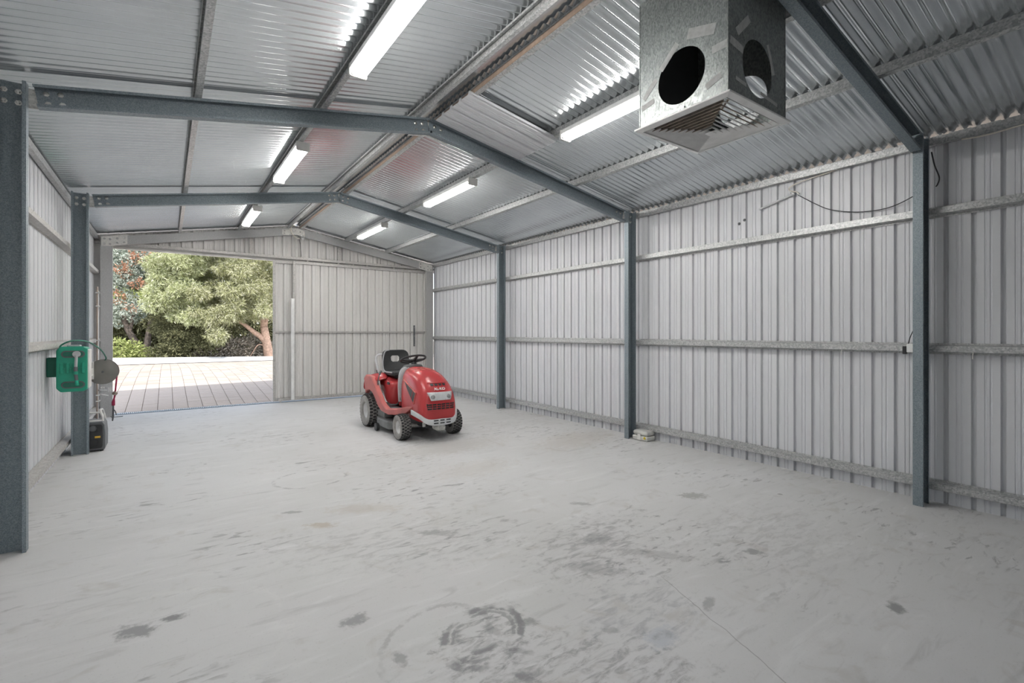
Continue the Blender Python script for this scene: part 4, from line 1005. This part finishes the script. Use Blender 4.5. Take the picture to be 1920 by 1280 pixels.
def foliage(name, mat, parent, puffs, dens, size, elong, droop, per, seed, fill=.35):
    r = np.random.default_rng(seed); Cs = []; Ns = []
    for (x, y, z, rx, ry, rz_) in puffs:
        k = max(8, int(dens*(rx*ry+ry*rz_+rx*rz_)))
        u = r.normal(0, 1, (k, 3)); u /= np.linalg.norm(u, axis=1)[:, None]
        rad = 1-fill*r.random(k)**1.5; rad *= 1+.12*np.sin(u[:, 0]*7+x)*np.cos(u[:, 2]*6+z)
        Cs.append(np.array([x, y, z])+u*rad[:, None]*np.array([rx, ry, rz_])); Ns.append(u)
    V, F = leafmesh(np.concatenate(Cs), np.concatenate(Ns), size, r, elong, droop, per)
    V = V-np.array(parent_loc(parent))
    me = bpy.data.meshes.new(name); me.vertices.add(len(V)); me.vertices.foreach_set('co', V.ravel())
    me.loops.add(F.size); me.loops.foreach_set('vertex_index', F.ravel().astype(np.int32))
    me.polygons.add(len(F)); me.polygons.foreach_set('loop_start', np.arange(0, F.size, 4, dtype=np.int32)); me.polygons.foreach_set('loop_total', np.full(len(F), 4, dtype=np.int32))
    me.update(calc_edges=True); me.materials.append(M[mat])
    o = bpy.data.objects.new(name, me); COL.objects.link(o); o.parent = parent; o['kind'] = 'stuff'
    return o
TH = .618; SN, CS = math.sin(TH), math.cos(TH)
def world(u, v, Y):
    a = (u-960)/911.3; b = -(v-622.54)/911.3
    rx, ry, rz_ = SN+a*CS, CS-a*SN, b
    k = Y/ry; return (rx*k, Y, 1.37+rz_*k)
def branchy(parent, mat, paths):
    for nm, P, r in paths:
        q = MB(); q.tube(smoothpath(P, 5), [r[0]+(r[1]-r[0])*i/(5*(len(P)-1)) for i in range(5*(len(P)-1)+1)], 9); q.build(nm, mat, parent, 'all')
def cloud(specs, seed, Y0, spread):
    """puffs from picture-derived crown outline: (u,v,radius m)"""
    r = random.Random(seed); out = []
    for u, v, rad in specs:
        Y = Y0+r.uniform(-spread, spread); x, y, z = world(u, v, Y); k = r.uniform(.85, 1.15)
        out.append((x, y, z, rad*k*1.15, rad*k, rad*k*.85))
    return out
b0 = world(500, 676, 26.0)
t1 = thing('melaleuca_tree', 'spreading olive green tree with drooping feathery foliage and forked reddish trunk', 'tree', (b0[0]+.2, 26.0, gz(26)))
sp = []
rr = random.Random(3)
for i in range(120):
    u = rr.uniform(365, 560); top = 430+abs(u-450)*.10; low = 632 if u < 440 else 600
    sp.append((u, rr.uniform(top, low), rr.uniform(.22, .46)))
foliage('foliage', 'leaf_mel', t1, cloud(sp, 5, 26.2, 1.6), 300, .024, 7.0, 1.3, 7, 21, .75)
W_ = lambda u, v, Y=26.0: world(u, v, Y)
branchy(t1, 'bark', [('trunk', [W_(506, 680), W_(503, 660), W_(499, 635), W_(495, 612)], (.24, .17)), ('limb', [W_(501, 645), W_(490, 632), W_(476, 622), W_(462, 611), W_(446, 600)], (.15, .07)),
     ('limb', [W_(495, 614), W_(492, 598), W_(486, 580), W_(478, 560)], (.15, .06)), ('limb', [W_(496, 612), W_(500, 595), W_(506, 570)], (.13, .06)), ('limb', [W_(452, 604), W_(432, 592), W_(412, 588)], (.09, .04)),
     ('twig', [W_(500, 650), W_(485, 646), W_(474, 660), W_(466, 674)], (.03, .012)), ('twig', [W_(504, 668), W_(492, 672), W_(484, 678)], (.03, .012))])
b0 = world(330, 672, 27.0)
t2 = thing('melaleuca_tree', 'pale yellow green feathery tree between the grey gum and the forked tree', 'tree', (b0[0], 27.0, gz(27)))
sp = []
for i in range(90):
    u = rr.uniform(282, 385); top = 462+max(0, 320-u)*.9; sp.append((u, rr.uniform(top, 600), rr.uniform(.22, .46)))
foliage('foliage', 'leaf_mel2', t2, cloud(sp, 8, 26.4, 1.2), 300, .024, 6.5, .7, 7, 22, .75)
sp = [(rr.uniform(300, 430), rr.uniform(590, 645), rr.uniform(.4, .65)) for i in range(22)]
foliage('lower_foliage', 'leaf_dark', t2, cloud(sp, 9, 26.8, .6), 220, .03, 4.0, .6, 6, 23)
branchy(t2, 'barkd', [('trunk', [world(352, 675, 27), world(348, 640, 27), world(338, 600, 27), world(330, 560, 27)], (.2, .10)), ('limb', [world(348, 640, 27), world(366, 610, 27), world(385, 585, 27)], (.12, .06))])
b0 = world(262, 668, 28.0)
t3 = thing('gum_tree', 'grey green gum tree with reddish leaf clusters and leaning dark trunks', 'tree', (b0[0], 28.0, gz(28)))
sp = []
for i in range(44):
    u = rr.uniform(165, 282); sp.append((u, rr.uniform(440, 606 if u < 262 else 500), rr.uniform(.40, .65)))
foliage('foliage', 'leaf_euc', t3, cloud(sp, 12, 28.2, 1.0), 170, .05, 2.0, .3, 5, 24, .5)
foliage('new_growth', 'leaf_red', t3, cloud([(262, 478, .32), (254, 486, .25), (226, 502, .30), (236, 512, .25), (258, 530, .28), (218, 556, .3), (246, 575, .25), (290, 470, .25)], 14, 27.2, .3), 120, .05, 2.2, .3, 5, 25, .6)
branchy(t3, 'barkd', [('trunk', [world(266, 672, 28), world(257, 648, 28), world(247, 630, 28), world(238, 614, 28), world(230, 590, 28)], (.17, .10)), ('trunk', [world(275, 672, 28), world(276, 645, 28), world(279, 622, 28), world(284, 595, 28)], (.16, .09)), ('limb', [world(243, 622, 28), world(247, 605, 28), world(252, 580, 28)], (.09, .05))])
for k, (u, v, r_, lab) in enumerate(((228, 655, .55, 'bright yellow green shrub at the foot of the grey gum'), (262, 664, .38, 'low bright green shrub between the gum trunks'), (286, 668, .30, 'small bright green shrub beside the dark undergrowth'))):
    x, y, z = world(u, v, 27.2)
    s_ = thing('garden_shrub', lab, 'shrub', (x, 27.2, gz(27.2)))
    foliage('leaves', 'leaf_shrub', s_, [(x, 27.2, z, r_*1.3, r_, r_*.8), (x+.4, 27.3, z-.12, r_*.8, r_*.7, r_*.6), (x-.5, 27.1, z-.1, r_*.8, r_*.7, r_*.6)], 170, .06, 2.2, 0, 4, 30+k)
    branchy(s_, 'barkd', [('stem', [(x, 27.2, gz(27.2)-.1), (x, 27.2, z)], (.03, .015))])
x, y, z = world(228, 630, 33)
s_ = thing('hedge', 'soft green bank of bushes behind the gum trunks', 'hedge', (x, 33, gz(33)))
foliage('leaves', 'leaf_shrub', s_, [(x+dx, 33+rr.uniform(-.5, .5), rr.uniform(.3, 1.9), 1.1, .8, .8) for dx in np.arange(-4, 6, .5)]+[(x+dx, 33.5, 2.6+rr.uniform(-.3, .5), 1.2, .8, .9) for dx in np.arange(-4, 6, .8)], 70, .10, 2.2, 0, 4, 40)
branchy(s_, 'barkd', [('stem', [(x, 33, gz(33)-.1), (x, 33, 1.5)], (.05, .02))])
for k, (u, v, r_, lab, mt) in enumerate(((360, 655, .55, 'dark tangled undergrowth below the feathery trees', 'leaf_dark'), (405, 660, .5, 'brown dry undergrowth left of the forked trunk'.replace(' left of', ' near'), 'leaf_dry'), (450, 655, .6, 'grey twiggy bush under the leaning limb', 'leaf_dry'), (480, 662, .45, 'dry scrub at the base of the forked trunk', 'leaf_dry'), (325, 660, .5, 'dusty dark bush beside the bright shrubs', 'leaf_dark'))):
    x, y, z = world(u, v, 26.6)
    s_ = thing('undergrowth_bush', lab, 'bush', (x, 26.6, gz(26.6)))
    foliage('leaves', mt, s_, [(x, 26.6, z, r_*1.6, r_, r_*.9), (x+.6, 26.8, z+.25, r_, r_*.8, r_*.7), (x-.5, 26.5, z-.1, r_, r_*.7, r_*.6)], 170, .05, 3.5, -.2, 4, 50+k)
    branchy(s_, 'barkd', [('stem', [(x, 26.6, gz(26.6)-.1), (x, 26.6, z)], (.03, .015))])
x, y, z = world(420, 630, 32)
s_ = thing('hedge', 'dark bank of bushes behind the forked tree', 'hedge', (x, 32, gz(32)))
foliage('leaves', 'leaf_dark', s_, [(x+dx, 32+rr.uniform(-.5, .5), rr.uniform(.3, 2.4), 1.1, .8, .9) for dx in np.arange(-5, 7, .4)], 70, .09, 2.6, 0, 4, 41)
branchy(s_, 'barkd', [('stem', [(x, 32, gz(32)-.1), (x, 32, 1.5)], (.05, .02))])
# line of taller trees further back
for k, dx in enumerate(np.arange(-7, 15, 3.4)):
    s_ = thing('background_tree', ('dark' if k % 2 else 'olive')+' green tree in the row behind the garden trees', 'tree', (dx-2, 36, gz(36)), 'trees in the row behind the garden')
    foliage('foliage', 'leaf_dark' if k % 2 else 'leaf_mel', s_, [(dx-2+rr.uniform(-1.4, 1.4), 36+rr.uniform(-1, 1), rr.uniform(2.4, 8.2), 1.4, 1.2, 1.1) for i in range(14)], 36, .12, 2.8, .3, 4, 60+k)
    branchy(s_, 'barkd', [('trunk', [(dx-2, 36, gz(36)-.2), (dx-1.9, 36, 2.5), (dx-2.1, 36, 5)], (.2, .09))])
